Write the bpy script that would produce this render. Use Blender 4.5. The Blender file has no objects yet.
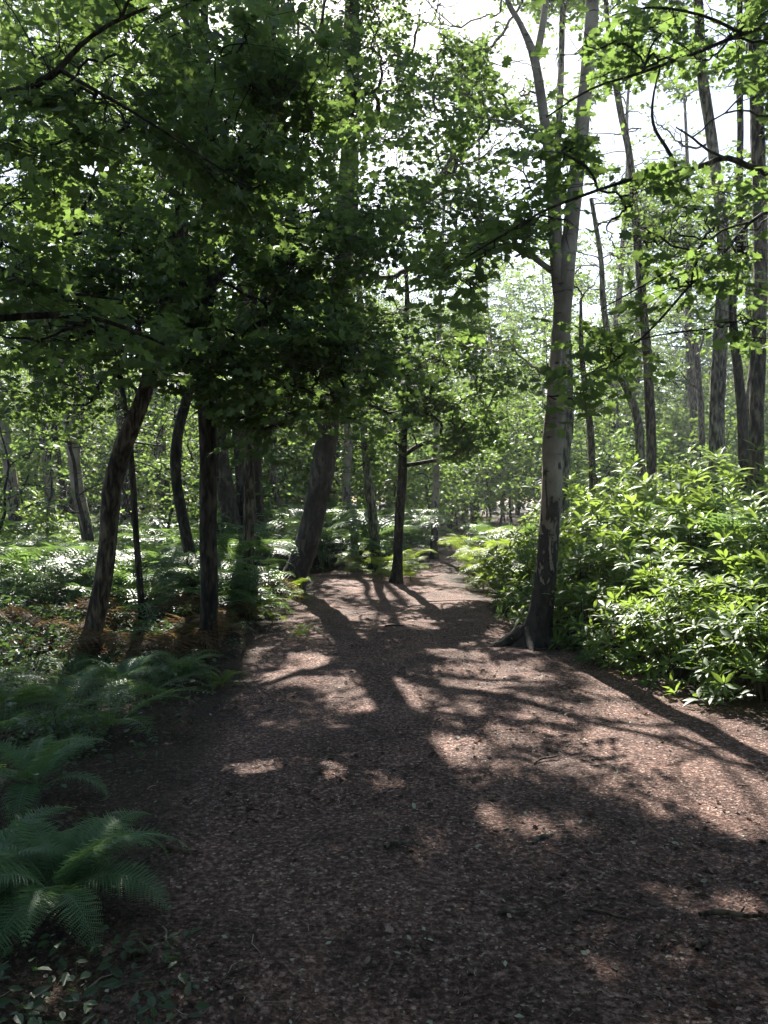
import bpy, math, random
import numpy as np
from mathutils import noise as mn
PI = math.pi
rng = np.random.default_rng(7)
random.seed(7)
sc = bpy.context.scene
HAZE = .0009
COL = sc.collection

# ------------------------------------------------------------------ frame of reference
F, HOR, CX, EYE = 800.0, 500.0, 384.0, 1.55
def P(px, py, Y):
    return np.array([(px-CX)/F*Y, Y, EYE-(py-HOR)/F*Y])
def G(px, py):
    Y = EYE*F/(py-HOR)
    return np.array([(px-CX)/F*Y, Y, 0.0])
SUN_AZ, SUN_EL = math.radians(-5.5), math.radians(40)
S = np.array([math.sin(SUN_AZ)*math.cos(SUN_EL), math.cos(SUN_AZ)*math.cos(SUN_EL), math.sin(SUN_EL)])

# ------------------------------------------------------------------ ground shape
PATH_Y  = [-6, 2, 3.5, 5, 6.2, 7.3, 9, 11, 13.5, 15.2, 16.6, 18, 22, 27, 42]
PATH_L  = [-1.0, -1.0, -1.15, -1.3, -1.35, -1.4, -1.5, -1.45, -1.25, -1.5, -1.7, .85, 1.2, 2.4, 2.4]
PATH_R  = [3.2, 3.2, 3.0, 2.8, 2.75, 2.4, 2.05, 1.75, 1.5, 1.4, 1.4, 1.55, 1.95, 2.7, 2.41]
def pathL(y): return np.interp(y, PATH_Y, PATH_L)
def pathR(y): return np.interp(y, PATH_Y, PATH_R)
def off_path(x, y):
    return np.maximum(0, np.maximum(pathL(y)-x, x-pathR(y))) + np.maximum(0, y-42)
def hgt(x, y):
    x = np.asarray(x, float); y = np.asarray(y, float)
    d = off_path(x, y)
    m = np.clip((d-.15)/2.0, 0, 1)
    n = (.05*np.sin(x*1.7+.4*y+1)+.05*np.sin(y*1.3-.6*x)+.10*np.sin(.45*x+.31*y+2)+.16*np.sin(.13*x-.11*y))
    bank = np.where(x > pathR(y), .22*np.clip(d/2.5, 0, 1), .05*np.clip(d/3, 0, 1))
    r = .007*np.sin(x*6.1+2*np.sin(y*2.3))+.006*np.sin(y*7.3-1.5*np.sin(x*3.1))+.008*np.sin(x*2.7-y*3.3)
    return m*(n+.08)+bank*m+r
def gz(x, y): return float(hgt(x, y))

# ------------------------------------------------------------------ materials
def nodes(name):
    m = bpy.data.materials.new(name); m.use_nodes = True
    nt = m.node_tree; nt.nodes.clear()
    out = nt.nodes.new('ShaderNodeOutputMaterial')
    return m, nt, out
def N(nt, t, **kw):
    n = nt.nodes.new(t)
    for k, v in kw.items():
        if k in n.inputs: n.inputs[k].default_value = v
        else: setattr(n, k, v)
    return n
def ramp(nt, fac, stops):
    r = nt.nodes.new('ShaderNodeValToRGB')
    e = r.color_ramp.elements
    while len(e) < len(stops): e.new(0.5)
    for i, (p, c) in enumerate(stops):
        e[i].position = p; e[i].color = (*c, 1)
    nt.links.new(fac, r.inputs[0]); return r.outputs[0]

def leaf_mat(name, stops, trans, tmix=.45, rough=.45, spec=.5):
    m, nt, out = nodes(name); L = nt.links
    at = N(nt, 'ShaderNodeAttribute', attribute_name='rnd')
    oi = N(nt, 'ShaderNodeObjectInfo')
    ma = N(nt, 'ShaderNodeMath', operation='MULTIPLY_ADD'); L.new(oi.outputs['Random'], ma.inputs[0]); ma.inputs[1].default_value = .22
    L.new(at.outputs['Fac'], ma.inputs[2])
    c = ramp(nt, ma.outputs[0], stops)
    tr = N(nt, 'ShaderNodeBsdfTranslucent')
    mixc = N(nt, 'ShaderNodeMix', data_type='RGBA'); mixc.inputs[0].default_value = .65
    L.new(c, mixc.inputs[6]); mixc.inputs[7].default_value = (*trans, 1)
    L.new(mixc.outputs[2], tr.inputs['Color'])
    p = N(nt, 'ShaderNodeBsdfPrincipled', Roughness=rough)
    p.inputs['Specular IOR Level'].default_value = spec
    L.new(c, p.inputs['Base Color'])
    mx = N(nt, 'ShaderNodeMixShader'); mx.inputs[0].default_value = tmix
    L.new(p.outputs[0], mx.inputs[1]); L.new(tr.outputs[0], mx.inputs[2]); L.new(mx.outputs[0], out.inputs[0])
    return m
M = {}
M['leaf'] = leaf_mat('oak_leaf', [(0, (.016,.034,.018)), (.45, (.029,.060,.028)), (.85, (.06,.10,.03)), (1, (.12,.16,.04))], (.30,.46,.09), .42, .55, .4)
M['leaf_far'] = leaf_mat('far_leaf', [(0, (.016,.034,.015)), (.5, (.034,.064,.022)), (1, (.085,.125,.035))], (.27,.40,.06), .36, .68, .25)
M['leaf_birch'] = leaf_mat('birch_leaf', [(0, (.028,.052,.02)), (.5, (.05,.09,.028)), (1, (.11,.155,.04))], (.30,.44,.08), .42, .6, .35)
M['rhodo'] = leaf_mat('rhododendron_leaf', [(0, (.018,.045,.016)), (.5, (.04,.095,.028)), (.8, (.10,.17,.035)), (1, (.18,.25,.06))], (.38,.52,.07), .42, .48, .4)
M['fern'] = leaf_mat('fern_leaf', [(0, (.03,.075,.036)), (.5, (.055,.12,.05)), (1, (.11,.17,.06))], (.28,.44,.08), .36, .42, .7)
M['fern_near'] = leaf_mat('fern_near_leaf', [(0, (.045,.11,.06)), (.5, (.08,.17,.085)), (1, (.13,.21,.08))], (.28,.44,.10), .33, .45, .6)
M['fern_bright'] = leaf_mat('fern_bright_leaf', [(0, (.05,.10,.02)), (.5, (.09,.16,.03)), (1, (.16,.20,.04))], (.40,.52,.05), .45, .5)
M['fern_dead'] = leaf_mat('fern_dead_leaf', [(0, (.05,.025,.012)), (.5, (.10,.062,.03)), (1, (.17,.12,.06))], (.26,.16,.07), .35, .7, .2)
M['ivy'] = leaf_mat('ivy_leaf', [(0, (.012,.032,.016)), (.6, (.028,.06,.026)), (1, (.06,.10,.04))], (.2,.36,.06), .3, .5)
M['litter'] = leaf_mat('litter_bits', [(0, (.016,.009,.007)), (.55, (.055,.032,.025)), (.84, (.14,.088,.070)), (.97, (.42,.33,.28)), (1, (.32,.36,.26))], (.25,.15,.08), .12, .65, .3)

def bark_mat(name, kind):
    m, nt, out = nodes(name); L = nt.links
    tc = N(nt, 'ShaderNodeTexCoord')
    mp = N(nt, 'ShaderNodeMapping'); L.new(tc.outputs['Object'], mp.inputs[0])
    p = N(nt, 'ShaderNodeBsdfPrincipled', Roughness=.85); p.inputs['Specular IOR Level'].default_value = .25
    if kind in ('birch', 'rough'):
        mp.inputs['Scale'].default_value = (7, 7, 30)
        n1 = N(nt, 'ShaderNodeTexNoise', Scale=1.0, Detail=3.0); L.new(mp.outputs[0], n1.inputs[0])
        marks = ramp(nt, n1.outputs[0], [(.31, (0,0,0)), (.38, (1,1,1))])
        n2 = N(nt, 'ShaderNodeTexNoise', Scale=3.0, Detail=5.0); L.new(tc.outputs['Object'], n2.inputs[0])
        base = ramp(nt, n2.outputs[0], [(.3, (.035,.028,.022)), (.5, (.075,.062,.048)), (.72, (.16,.138,.108))] if kind == 'rough' else [(.3, (.12,.095,.068)), (.5, (.23,.19,.14)), (.72, (.36,.31,.245))])
        mx = N(nt, 'ShaderNodeMix', data_type='RGBA'); L.new(marks, mx.inputs[0]); mx.inputs[6].default_value = (.06,.05,.04,1); L.new(base, mx.inputs[7])
        # rough dark fissured bark near the foot
        sx = N(nt, 'ShaderNodeSeparateXYZ'); L.new(tc.outputs['Object'], sx.inputs[0])
        mp2 = N(nt, 'ShaderNodeMapping'); mp2.inputs['Scale'].default_value = (13, 13, 5.5); L.new(tc.outputs['Object'], mp2.inputs[0])
        n3 = N(nt, 'ShaderNodeTexNoise', Scale=1.0, Detail=5.0, Distortion=.6); L.new(mp2.outputs[0], n3.inputs[0])
        mr = N(nt, 'ShaderNodeMapRange'); L.new(sx.outputs['Z'], mr.inputs[0])
        mr.inputs['From Min'].default_value = .2; mr.inputs['From Max'].default_value = 2.6 if kind == 'birch' else 7.0
        mr.inputs['To Min'].default_value = .20 if kind == 'birch' else .06; mr.inputs['To Max'].default_value = -.25
        ad = N(nt, 'ShaderNodeMath', operation='ADD'); L.new(mr.outputs[0], ad.inputs[0]); L.new(n3.outputs[0], ad.inputs[1])
        fm = ramp(nt, ad.outputs[0], [(.47, (0,0,0)), (.53, (1,1,1))])
        mx2 = N(nt, 'ShaderNodeMix', data_type='RGBA'); L.new(fm, mx2.inputs[0]); L.new(mx.outputs[2], mx2.inputs[6])
        d = ramp(nt, n3.outputs[0], [(.3, (.012,.010,.009)), (.7, (.06,.05,.04))]); L.new(d, mx2.inputs[7])
        L.new(mx2.outputs[2], p.inputs['Base Color'])
        hsrc = N(nt, 'ShaderNodeMath', operation='MULTIPLY_ADD'); L.new(fm, hsrc.inputs[0]); hsrc.inputs[1].default_value = .6; L.new(n3.outputs[0], hsrc.inputs[2])
        hs = hsrc.outputs[0]; bd = .02
    else:
        lo, mid, hi = {'dark': ((.010,.008,.007), (.030,.024,.019), (.065,.055,.042)),
                       'brown': ((.02,.015,.012), (.065,.048,.036), (.15,.12,.09)),
                       'grey': ((.035,.03,.025), (.12,.105,.085), (.25,.225,.185))}[kind]
        mp.inputs['Scale'].default_value = (24, 24, 6.5)
        n1 = N(nt, 'ShaderNodeTexNoise', Scale=1.0, Detail=6.0, Distortion=.5); L.new(mp.outputs[0], n1.inputs[0])
        n2 = N(nt, 'ShaderNodeTexNoise', Scale=2.3, Detail=3.0); L.new(tc.outputs['Object'], n2.inputs[0])
        c1 = ramp(nt, n1.outputs[0], [(.38, lo), (.5, mid), (.62, hi)])
        c2 = ramp(nt, n2.outputs[0], [(.35, (.55,.55,.5)), (.65, (1.25,1.25,1.1))])
        mx = N(nt, 'ShaderNodeMix', data_type='RGBA', blend_type='MULTIPLY'); mx.inputs[0].default_value = 1
        L.new(c1, mx.inputs[6]); L.new(c2, mx.inputs[7]); L.new(mx.outputs[2], p.inputs['Base Color'])
        hs = n1.outputs[0]; bd = .035
    b = N(nt, 'ShaderNodeBump', Strength=.9, Distance=bd); L.new(hs, b.inputs['Height']); L.new(b.outputs[0], p.inputs['Normal'])
    L.new(p.outputs[0], out.inputs[0]); return m
for k in ('birch', 'dark', 'brown', 'grey', 'rough'): M['bark_'+k] = bark_mat(k+'_bark', k)

def ground_mat(name, cols, pale, edge=None):
    m, nt, out = nodes(name); L = nt.links
    tc = N(nt, 'ShaderNodeTexCoord')
    n1 = N(nt, 'ShaderNodeTexNoise', Scale=42.0, Detail=6.0, Roughness=.72); L.new(tc.outputs['Object'], n1.inputs[0])
    n2 = N(nt, 'ShaderNodeTexNoise', Scale=1.6, Detail=7.0, Roughness=.65); L.new(tc.outputs['Object'], n2.inputs[0])
    v = N(nt, 'ShaderNodeTexVoronoi', Scale=85.0); L.new(tc.outputs['Object'], v.inputs[0])
    c1 = ramp(nt, n1.outputs[0], [(.34, cols[0]), (.5, cols[1]), (.64, cols[2])])
    sh = N(nt, 'ShaderNodeSeparateColor'); L.new(v.outputs['Color'], sh.inputs[0])
    fm = ramp(nt, sh.outputs[0], [(.94, (0,0,0)), (.985, (1,1,1))])
    mx = N(nt, 'ShaderNodeMix', data_type='RGBA'); L.new(fm, mx.inputs[0]); L.new(c1, mx.inputs[6]); mx.inputs[7].default_value = (*pale, 1)
    c2 = ramp(nt, n2.outputs[0], [(.3, (.5,.5,.52)), (.5, (.95,.93,.92)), (.7, (1.4,1.32,1.26))])
    mm = N(nt, 'ShaderNodeMix', data_type='RGBA', blend_type='MULTIPLY'); mm.inputs[0].default_value = 1
    L.new(mx.outputs[2], mm.inputs[6]); L.new(c2, mm.inputs[7])
    p = N(nt, 'ShaderNodeBsdfPrincipled', Roughness=.9); p.inputs['Specular IOR Level'].default_value = .2
    col = mm.outputs[2]
    if edge:    # the chips thin out towards the path's edge and the soil shows
        at = N(nt, 'ShaderNodeAttribute', attribute_name='rnd'); n5 = N(nt, 'ShaderNodeTexNoise', Scale=5.0, Detail=7.0, Roughness=.7); L.new(tc.outputs['Object'], n5.inputs[0])
        a5 = N(nt, 'ShaderNodeMath', operation='ADD'); L.new(at.outputs['Fac'], a5.inputs[0]); L.new(n5.outputs[0], a5.inputs[1])
        f5 = ramp(nt, a5.outputs[0], [(.60, (0,0,0)), (.95, (1,1,1))]); c5 = ramp(nt, n1.outputs[0], [(.34, edge[0]), (.5, edge[1]), (.64, edge[2])])
        m5 = N(nt, 'ShaderNodeMix', data_type='RGBA'); L.new(f5, m5.inputs[0]); L.new(c5, m5.inputs[6]); L.new(col, m5.inputs[7]); col = m5.outputs[2]
    L.new(col, p.inputs['Base Color'])
    ad = N(nt, 'ShaderNodeMath', operation='MULTIPLY_ADD'); L.new(v.outputs['Distance'], ad.inputs[0]); ad.inputs[1].default_value = .5; L.new(n1.outputs[0], ad.inputs[2])
    b = N(nt, 'ShaderNodeBump', Strength=1.0, Distance=.022); L.new(ad.outputs[0], b.inputs['Height']); L.new(b.outputs[0], p.inputs['Normal'])
    L.new(p.outputs[0], out.inputs[0]); return m
M['soil'] = ground_mat('forest_soil', [(.018,.012,.009), (.05,.034,.024), (.11,.078,.055)], (.17,.13,.095))
M['path'] = ground_mat('bark_chip_path', [(.024,.013,.010), (.115,.067,.054), (.34,.225,.19)], (.44,.35,.30), [(.018,.012,.009), (.05,.034,.024), (.11,.078,.055)])

# ------------------------------------------------------------------ mesh helpers
def link(name, me, parent=None):
    o = bpy.data.objects.new(name, me); COL.objects.link(o)
    if parent is not None: o.parent = parent
    return o
def tag(o, label=None, cat=None, group=None, kind=None):
    if label: o['label'] = label
    if cat: o['category'] = cat
    if group: o['group'] = group
    if kind: o['kind'] = kind
    return o
def thing(name, label, cat, loc=(0,0,0), rz=0, group=None):
    o = bpy.data.objects.new(name, None); COL.objects.link(o)
    o.location = tuple(float(v) for v in loc); o.rotation_euler = (0, 0, rz); o.empty_display_size = .1
    return tag(o, label, cat, group)
def build(name, parts, mats, origin=(0,0,0), smooth=True):
    """parts: list of (V Nx3, faces Mxk, rnd N or None, material index, smooth)"""
    V = []; R = []; loops = []; sizes = []; mi = []; sm = []; base = 0
    for (v, f, r, m, s) in parts:
        if len(v) == 0: continue
        V.append(v); R.append(np.zeros(len(v)) if r is None else r)
        loops.append((f+base).ravel()); sizes.append(np.full(len(f), f.shape[1])); mi.append(np.full(len(f), m)); sm.append(np.full(len(f), s))
        base += len(v)
    V = np.concatenate(V)-np.asarray(origin, float); R = np.concatenate(R)
    loops = np.concatenate(loops).astype(np.int32); sizes = np.concatenate(sizes).astype(np.int32)
    me = bpy.data.meshes.new(name)
    me.vertices.add(len(V)); me.vertices.foreach_set('co', V.astype(np.float32).ravel())
    me.loops.add(len(loops)); me.loops.foreach_set('vertex_index', loops)
    me.polygons.add(len(sizes))
    st = np.zeros(len(sizes), np.int32); st[1:] = np.cumsum(sizes)[:-1]
    me.polygons.foreach_set('loop_start', st)
    for mt in mats: me.materials.append(mt)
    me.polygons.foreach_set('material_index', np.concatenate(mi).astype(np.int32))
    me.polygons.foreach_set('use_smooth', np.concatenate(sm).astype(bool))
    a = me.attributes.new('rnd', 'FLOAT', 'POINT'); a.data.foreach_set('value', R.astype(np.float32))
    me.update(calc_edges=True)
    return me
def nrm(v): return v/np.maximum(np.linalg.norm(v, axis=-1, keepdims=True), 1e-9)
def tube(pts, rad, k=6, rough=0.0, seed=0, cap=True):
    pts = np.asarray(pts, float); rad = np.asarray(rad, float); n = len(pts)
    tan = nrm(np.gradient(pts, axis=0)); ref = np.array([1., 0, 0]) if abs(tan[0][0]) < .8 else np.array([0, 1., 0])
    V = np.zeros((n, k, 3)); a = np.arange(k)/k*2*PI
    u = nrm(np.cross(tan[0], ref))
    for i in range(n):
        u = nrm(u-tan[i]*np.dot(u, tan[i])); w = np.cross(tan[i], u)
        r = np.full(k, rad[i])
        if rough > 0:
            for j in range(k):
                q = (math.cos(a[j])*2.2+seed, math.sin(a[j])*2.2, i*.16)
                r[j] *= 1+rough*mn.noise(q)+rough*.5*mn.noise((q[0]*2.7, q[1]*2.7, i*.45))
        V[i] = pts[i]+r[:, None]*(np.cos(a)[:, None]*u+np.sin(a)[:, None]*w)
    idx = np.arange(n*k).reshape(n, k)
    A = idx[:-1]; B = idx[1:]
    f = np.stack([A, np.roll(A, -1, 1), np.roll(B, -1, 1), B], -1).reshape(-1, 4)
    return V.reshape(-1, 3), f
def spline(ctrl, step):
    """Catmull-Rom through control rows (any number of columns; first three are xyz)."""
    c = np.asarray(ctrl, float)
    c = np.vstack([2*c[0]-c[1], c, 2*c[-1]-c[-2]]); out = []
    for i in range(1, len(c)-2):
        L = np.linalg.norm(c[i+1, :3]-c[i, :3]); n = max(2, int(L/step))
        for t in np.arange(n)/n:
            out.append(.5*((2*c[i])+(-c[i-1]+c[i+1])*t+(2*c[i-1]-5*c[i]+4*c[i+1]-c[i+2])*t*t+(-c[i-1]+3*c[i]-3*c[i+1]+c[i+2])*t**3))
    out.append(c[-2]); return np.array(out)

# leaf shapes: length along +Y, width along X, unit length
def fan(outline, fold=.06):
    v = [(0, .45, -fold)]+[(x, y, fold*abs(x)*1.2 - .12*(y-.4)**2) for x, y in outline]
    n = len(outline); return np.array(v, float), np.array([[0, 1+i, 1+(i+1) % n] for i in range(n)])
half = [(.02,0), (.10,.12), (.30,.16), (.20,.32), (.44,.46), (.25,.58), (.30,.78), (.12,.80)]
LOBED = fan([(0,0)]+half[1:]+[(0,1)]+[(-x, y) for x, y in reversed(half[1:])])
half = [(.22,.10), (.50,.28), (.30,.45), (.46,.72), (.16,.70)]
MAPLE = fan([(0,0)]+half+[(0,1)]+[(-x, y) for x, y in reversed(half)])
OVAL = (np.array([(0,0,0), (.24,.3,.05), (.22,.65,.04), (0,1,-.06), (-.22,.65,.04), (-.24,.3,.05)], float), np.array([[0,1,2], [0,2,3], [0,3,4], [0,4,5]]))
BLADE = (np.array([(0,0,0), (.12,.28,.035), (.15,.6,.03), (0,1,-.10), (-.15,.6,.03), (-.12,.28,.035), (0,.45,.0)], float), np.array([[0,1,6], [1,2,6], [2,3,6], [3,4,6], [4,5,6], [5,0,6]]))
DIAM = (np.array([(0,0,0), (.33,.5,.04), (0,1,0), (-.33,.5,.04)], float), np.array([[0,1,2], [0,2,3]]))
def leaves(pos, d, up, size, tpl, r=None):
    tv, tf = tpl; n = len(pos)
    d = nrm(d); side = nrm(np.cross(d, up)); up = np.cross(side, d)
    V = pos[:, None]+size[:, None, None]*(tv[None, :, 0, None]*side[:, None]+tv[None, :, 1, None]*d[:, None]+tv[None, :, 2, None]*up[:, None])
    f = tf[None]+(np.arange(n)*len(tv))[:, None, None]
    if r is None: r = rng.random(n)
    return V.reshape(-1, 3), f.reshape(-1, tf.shape[1]), np.repeat(r, len(tv))

# ------------------------------------------------------------------ openings in the canopy (sun flecks, sky gaps)
# sun flecks where the photograph's floor is lit: picture position of each fleck on the ground -> ground ellipse
FLECK = [(455,750,40,20), (392,708,16,8), (385,689,20,6), (330,686,26,7), (305,664,24,7), (338,703,14,6), (258,771,30,10), (335,778,16,9),
         (385,783,20,8), (365,588,50,9), (345,612,36,10), (425,600,28,8), (440,577,16,7), (470,712,22,8), (575,716,44,9), (512,736,26,8), (540,706,24,6),
         (700,705,100,24), (735,745,90,36), (690,775,60,32), (745,805,60,34), (640,735,44,18), (690,730,90,24), (488,822,20,20), (550,838,34,12), (680,905,24,12),
         (632,915,18,9), (745,905,26,16), (600,975,22,10), (690,975,26,12), (350,640,16,7), (280,680,20,8), (250,655,18,7), (500,770,12,6), (420,625,30,5),
         (455,655,34,5), (400,570,14,4), (230,700,16,6), (600,940,12,6), (340,730,10,4), (520,880,10,5), (660,820,16,8)]
# things above the floor that stand in the sun: centre xyz, radius
LITBALL = [(P(700,600,6.9), .85), (P(760,610,6.2), .85), (P(720,560,7.6), .8), (P(640,560,7.8), .22), (P(690,520,8.6), .45), (P(270,190,6), .3), (P(100,140,6), .3), (P(700,45,5), .35), (P(430,200,12), .5), (P(600,60,5.1), .3), (P(180,380,14), .5), (P(230,250,7), .25), (P(160,470,16), .8), (P(90,470,17), .7), (P(650,500,9.5), .35), (P(600,490,10), .25),
           (P(290,600,11.5), .75), (P(240,590,11.5), .5), (P(480,545,16), 1.0), (P(500,560,14), .7), (P(420,540,19), 1.6), (P(350,530,20), 1.8),
           (P(440,385,14.5), .9), (P(370,400,14.5), .6), (P(735,290,4.6), .45), (P(750,200,4.6), .4), (P(715,230,5), .35), (P(330,85,6), .25), (P(215,600,11), .4),
           (P(155,590,12), .5), (P(95,560,13), .6), (P(220,545,19), 1.6), (P(130,530,21), 1.5), (P(30,530,20), 1.2), (P(400,445,15), .5), (P(430,360,13.4), .55), (P(385,330,13.6), .5), (P(470,400,14), .5),
           (P(550,330,8.5), .18), (P(555,520,8.5), .2), (P(650,300,12), .5), (P(420,330,12), .5), (P(350,330,11), .35), (P(20,640,9), .35), (P(40,560,11), .35), (P(735,440,10), .6)]
GAP = [(635,130,50,42), (560,60,24,30), (515,50,26,40), (430,15,22,20), (665,340,26,24), (340,12,16,16), (425,45,16,14), (385,90,12,26), (15,175,14,12), 
       (165,8,16,14), (590,235,30,40), (540,280,22,26), (700,130,26,40), (90,172,16,8), (310,212,14,8), (505,300,26,26), (600,300,24,30), (740,120,22,30), (470,20,26,20), (130,40,12,12)]
BALLG = []
for c, r in LITBALL:
    t = c[2]/S[2]; BALLG.append((c[0]-S[0]*t, c[1]-S[1]*t, r, c[2]))
def keep(p, strength=.985, gap=True):
    """which of the leaf positions stay"""
    t = p[:, 2]/S[2]; gx = p[:, 0]-S[0]*t; gy = p[:, 1]-S[1]*t
    wob = .06*np.sin(gx*9+gy*5)+.06*np.sin(gy*11-gx*4)
    lit = np.zeros(len(p), bool)
    for cx, cy, rx, ry in FLECK:
        g = G(cx, cy); Y = g[1]; wx = rx/F*Y*1.0; wy = .5*(EYE*F/(cy-ry-HOR)-EYE*F/(cy+ry-HOR))
        d = ((gx-g[0])/wx)**2+((gy-Y)/wy)**2
        lit |= (d < 1.0+6*wob)
    # (a leaf above the level of the lit thing only)
    for x, y, r, z in BALLG:
        ax = (gx-x)/r; ay = (gy-y)/(r/ S[2])
        lit |= (ax*ax+ay*ay < 1+4*wob) & (p[:, 2] > z+.35*r+.1)
    hi = (p[:, 2] > 7.0) & (gx < -.2) & ((gy > 4.8) | (gy < 1.5)) & (np.sin(gx*3.1+gy)+np.sin(gy*2.6-gx*1.7+1)+.8*np.sin(gx*5.7-gy*4.1) > .45)
    lit |= hi
    # sun breaks wander over the undergrowth and the wood farther back
    w1 = np.sin(gx*2.1+1.3*np.sin(gy*.9)+.7)+np.sin(gy*1.5-1.1*np.sin(gx*1.3)+2.1)+.7*np.sin(gx*4.3-gy*2.9)+.5*np.sin(gy*5.1+gx*3.7)
    wild = ((gy > 12) | ((off_path(gx, gy) > .25) & (gx < 0))) & (gy > 7.5)
    lit |= wild & (w1 > .95-.45*np.clip((gy-12)/6, 0, 1))
    c3 = np.sin(p[:, 0]*5.1+1.7*np.sin(p[:, 2]*3.3))+np.sin(p[:, 2]*6.3+p[:, 1]*2.1)+np.sin(p[:, 1]*4.2-p[:, 0]*2.7+p[:, 2]*1.9)
    u = rng.random(len(p))
    k = ~((c3 < -.55) & (rng.random(len(p)) < .8))
    k &= ~(lit & (u < strength))
    if gap:
        Y = np.maximum(p[:, 1], .5); px = CX+F*p[:, 0]/Y; py = HOR-(p[:, 2]-EYE)*F/Y
        for cx, cy, rx, ry in GAP:
            k &= ~((((px-cx)/rx)**2+((py-cy)/ry)**2 < 1) & (rng.random(len(p)) < .72))
    return k

# ------------------------------------------------------------------ crowns
def crown_mesh(name, trunk, blobs, tpl, lsize, lmat, bmat, origin, sprays=6, per=11, spread=.38, twig=.5, filt=True, zmin=2.0, thick=.0042, seed=1, flat=.45, twigs=True, up_bias=.6, off=None):
    """trunk: Nx4 points (xyz r). blobs: (centre, radii, clusters). Twigs and leaves as one mesh."""
    g = np.random.default_rng(seed)
    cl = []
    for c, r, n in blobs:
        v = g.normal(size=(n, 3)); v = nrm(v)*(g.random((n, 1))**.45); cl.append(np.asarray(c)+v*np.asarray(r))
    cl = np.concatenate(cl); cl = cl[cl[:, 2] > 1.2]
    tn = trunk[trunk[:, 2] > zmin]
    if len(tn) < 2: tn = trunk[-3:]
    tn = tn[::max(1, len(tn)//25)]
    pos = [t[:3] for t in tn]; par = [-1]*len(tn); w = [0]*len(tn); rt = [t[3] for t in tn]; cap = [t[3]*.85 for t in tn]
    order = np.argsort([np.min(np.linalg.norm(tn[:, :3]-c, axis=1)) for c in cl])
    chains = []; ends = []
    for ci in order:
        c = cl[ci]; A = np.array(pos); d = np.linalg.norm(A-c, axis=1)+.8*np.maximum(0, A[:, 2]-c[2]+.1)
        j = int(np.argmin(d)); s = A[j]; L = np.linalg.norm(c-s); n = max(4, int(L/.22))
        pd = nrm(s-pos[par[j]]) if par[j] >= 0 else nrm(c-s)*.6+np.array([0, 0, .4])
        mid = s+.5*((c-s)*.55+pd*L*.45)+g.normal(size=3)*L*.05; ch = [j]
        for t in (np.arange(n)+1)/n:
            q = (1-t)**2*s+2*t*(1-t)*mid+t*t*c+(g.normal(size=3)*.012 if t < 1 else 0)
            pos.append(q); par.append(ch[-1]); w.append(0); rt.append(None); cap.append(cap[j]); ch.append(len(pos)-1)
        chains.append(ch); ends.append(ch[-1])
        k = ch[-1]
        while k != -1: w[k] += 1; k = par[k]
    P3 = np.array(pos); W = np.array(w); parts = []
    for ch in chains:
        rr = np.minimum(thick*np.maximum(W[ch], 1)**.55, np.array(cap)[ch])
        rr[0] = min(rr[0], rr[1]*1.15) if rt[ch[0]] is None else rr[1]*1.15
        v, f = tube(P3[ch], rr, 5 if thick > .005 else 4); parts.append((v, f, None, 1, True))
    E = P3[ends]; n = len(E)
    # sprays
    b = np.repeat(E, sprays, 0); m = len(b)
    a = g.random(m)*2*PI; dz = g.normal(size=m)*.28-.08
    sd = nrm(np.stack([np.cos(a), np.sin(a), dz], 1)); b = b+g.normal(size=(m, 3))*spread*np.array([1, 1, .7])*.55
    L = twig*(.6+.7*g.random(m))
    off = np.zeros(3) if off is None else np.asarray(off, float)
    if filt:
        k = keep(b+sd*L[:, None]*.5+off, .9); e00 = np.repeat(E, sprays, 0)[k]; b, sd, L = b[k], sd[k], L[k]; m = len(b)
    else: e00 = np.repeat(E, sprays, 0)
    if twigs:   # each twig runs from its branch end through the spray
        e0 = e00; e1 = b+sd*L[:, None]*.95
        sdv = nrm(np.cross(e1-e0, np.array([0, 0, 1.]))); rr = .0032*(thick/.0042)
        V = np.stack([e0+sdv*rr, e0-sdv*rr, e0+np.array([0, 0, rr*1.6]), e1], 1).reshape(-1, 3)
        fb = np.array([[0, 1, 3], [1, 2, 3], [2, 0, 3]]); f = (fb[None]+(np.arange(m)*4)[:, None, None]).reshape(-1, 3)
        parts.append((V, f, None, 1, False))
    t = (np.arange(per)+.6)/per
    lb = b[:, None]+sd[:, None]*(L[:, None]*t[None])[:, :, None]
    side = nrm(np.cross(sd, np.array([0, 0, 1.])))
    sg = np.where(np.arange(per) % 2, 1., -1.)[None, :, None]
    ld = sd[:, None]*.75+side[:, None]*sg*.85+g.normal(size=(m, per, 3))*.28+np.array([0, 0, -.22])
    up = np.array([0, 0, up_bias])+sd[:, None]*.25+g.normal(size=(m, per, 3))*flat
    lb = lb.reshape(-1, 3); ld = ld.reshape(-1, 3); up = up.reshape(-1, 3)
    lb = lb+nrm(ld)*lsize*.2
    sz = lsize*(.65+.6*g.random(len(lb)))
    rn = np.clip(np.repeat(g.random(m), per)*.5+g.random(len(lb))*.4, 0, 1)
    if filt:
        k = keep(lb+off); lb, ld, up, sz, rn = lb[k], ld[k], up[k], sz[k], rn[k]
    v, f, r = leaves(lb, ld, up, sz, tpl, rn)
    parts.append((v, f, r, 0, False))
    return build(name, parts, [lmat, bmat], origin)

def px_path(rows, Y, step, base_z=True):
    """rows of (px, py, width_px[, Y]) -> resampled Nx4 (xyz r)"""
    c = []
    for row in rows:
        y = row[3] if len(row) > 3 else Y
        p = P(row[0], row[1], y); c.append([*p, row[2]/2/F*y])
    c = np.array(c)
    if base_z: c[0, 2] = gz(c[0, 0], c[0, 1])-.08
    return spline(c, step)

def flare(tr, amt, h):
    z = tr[:, 2]-tr[0, 2]; tr = tr.copy(); tr[:, 3] *= 1+amt*np.exp(-z/h); return tr

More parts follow.
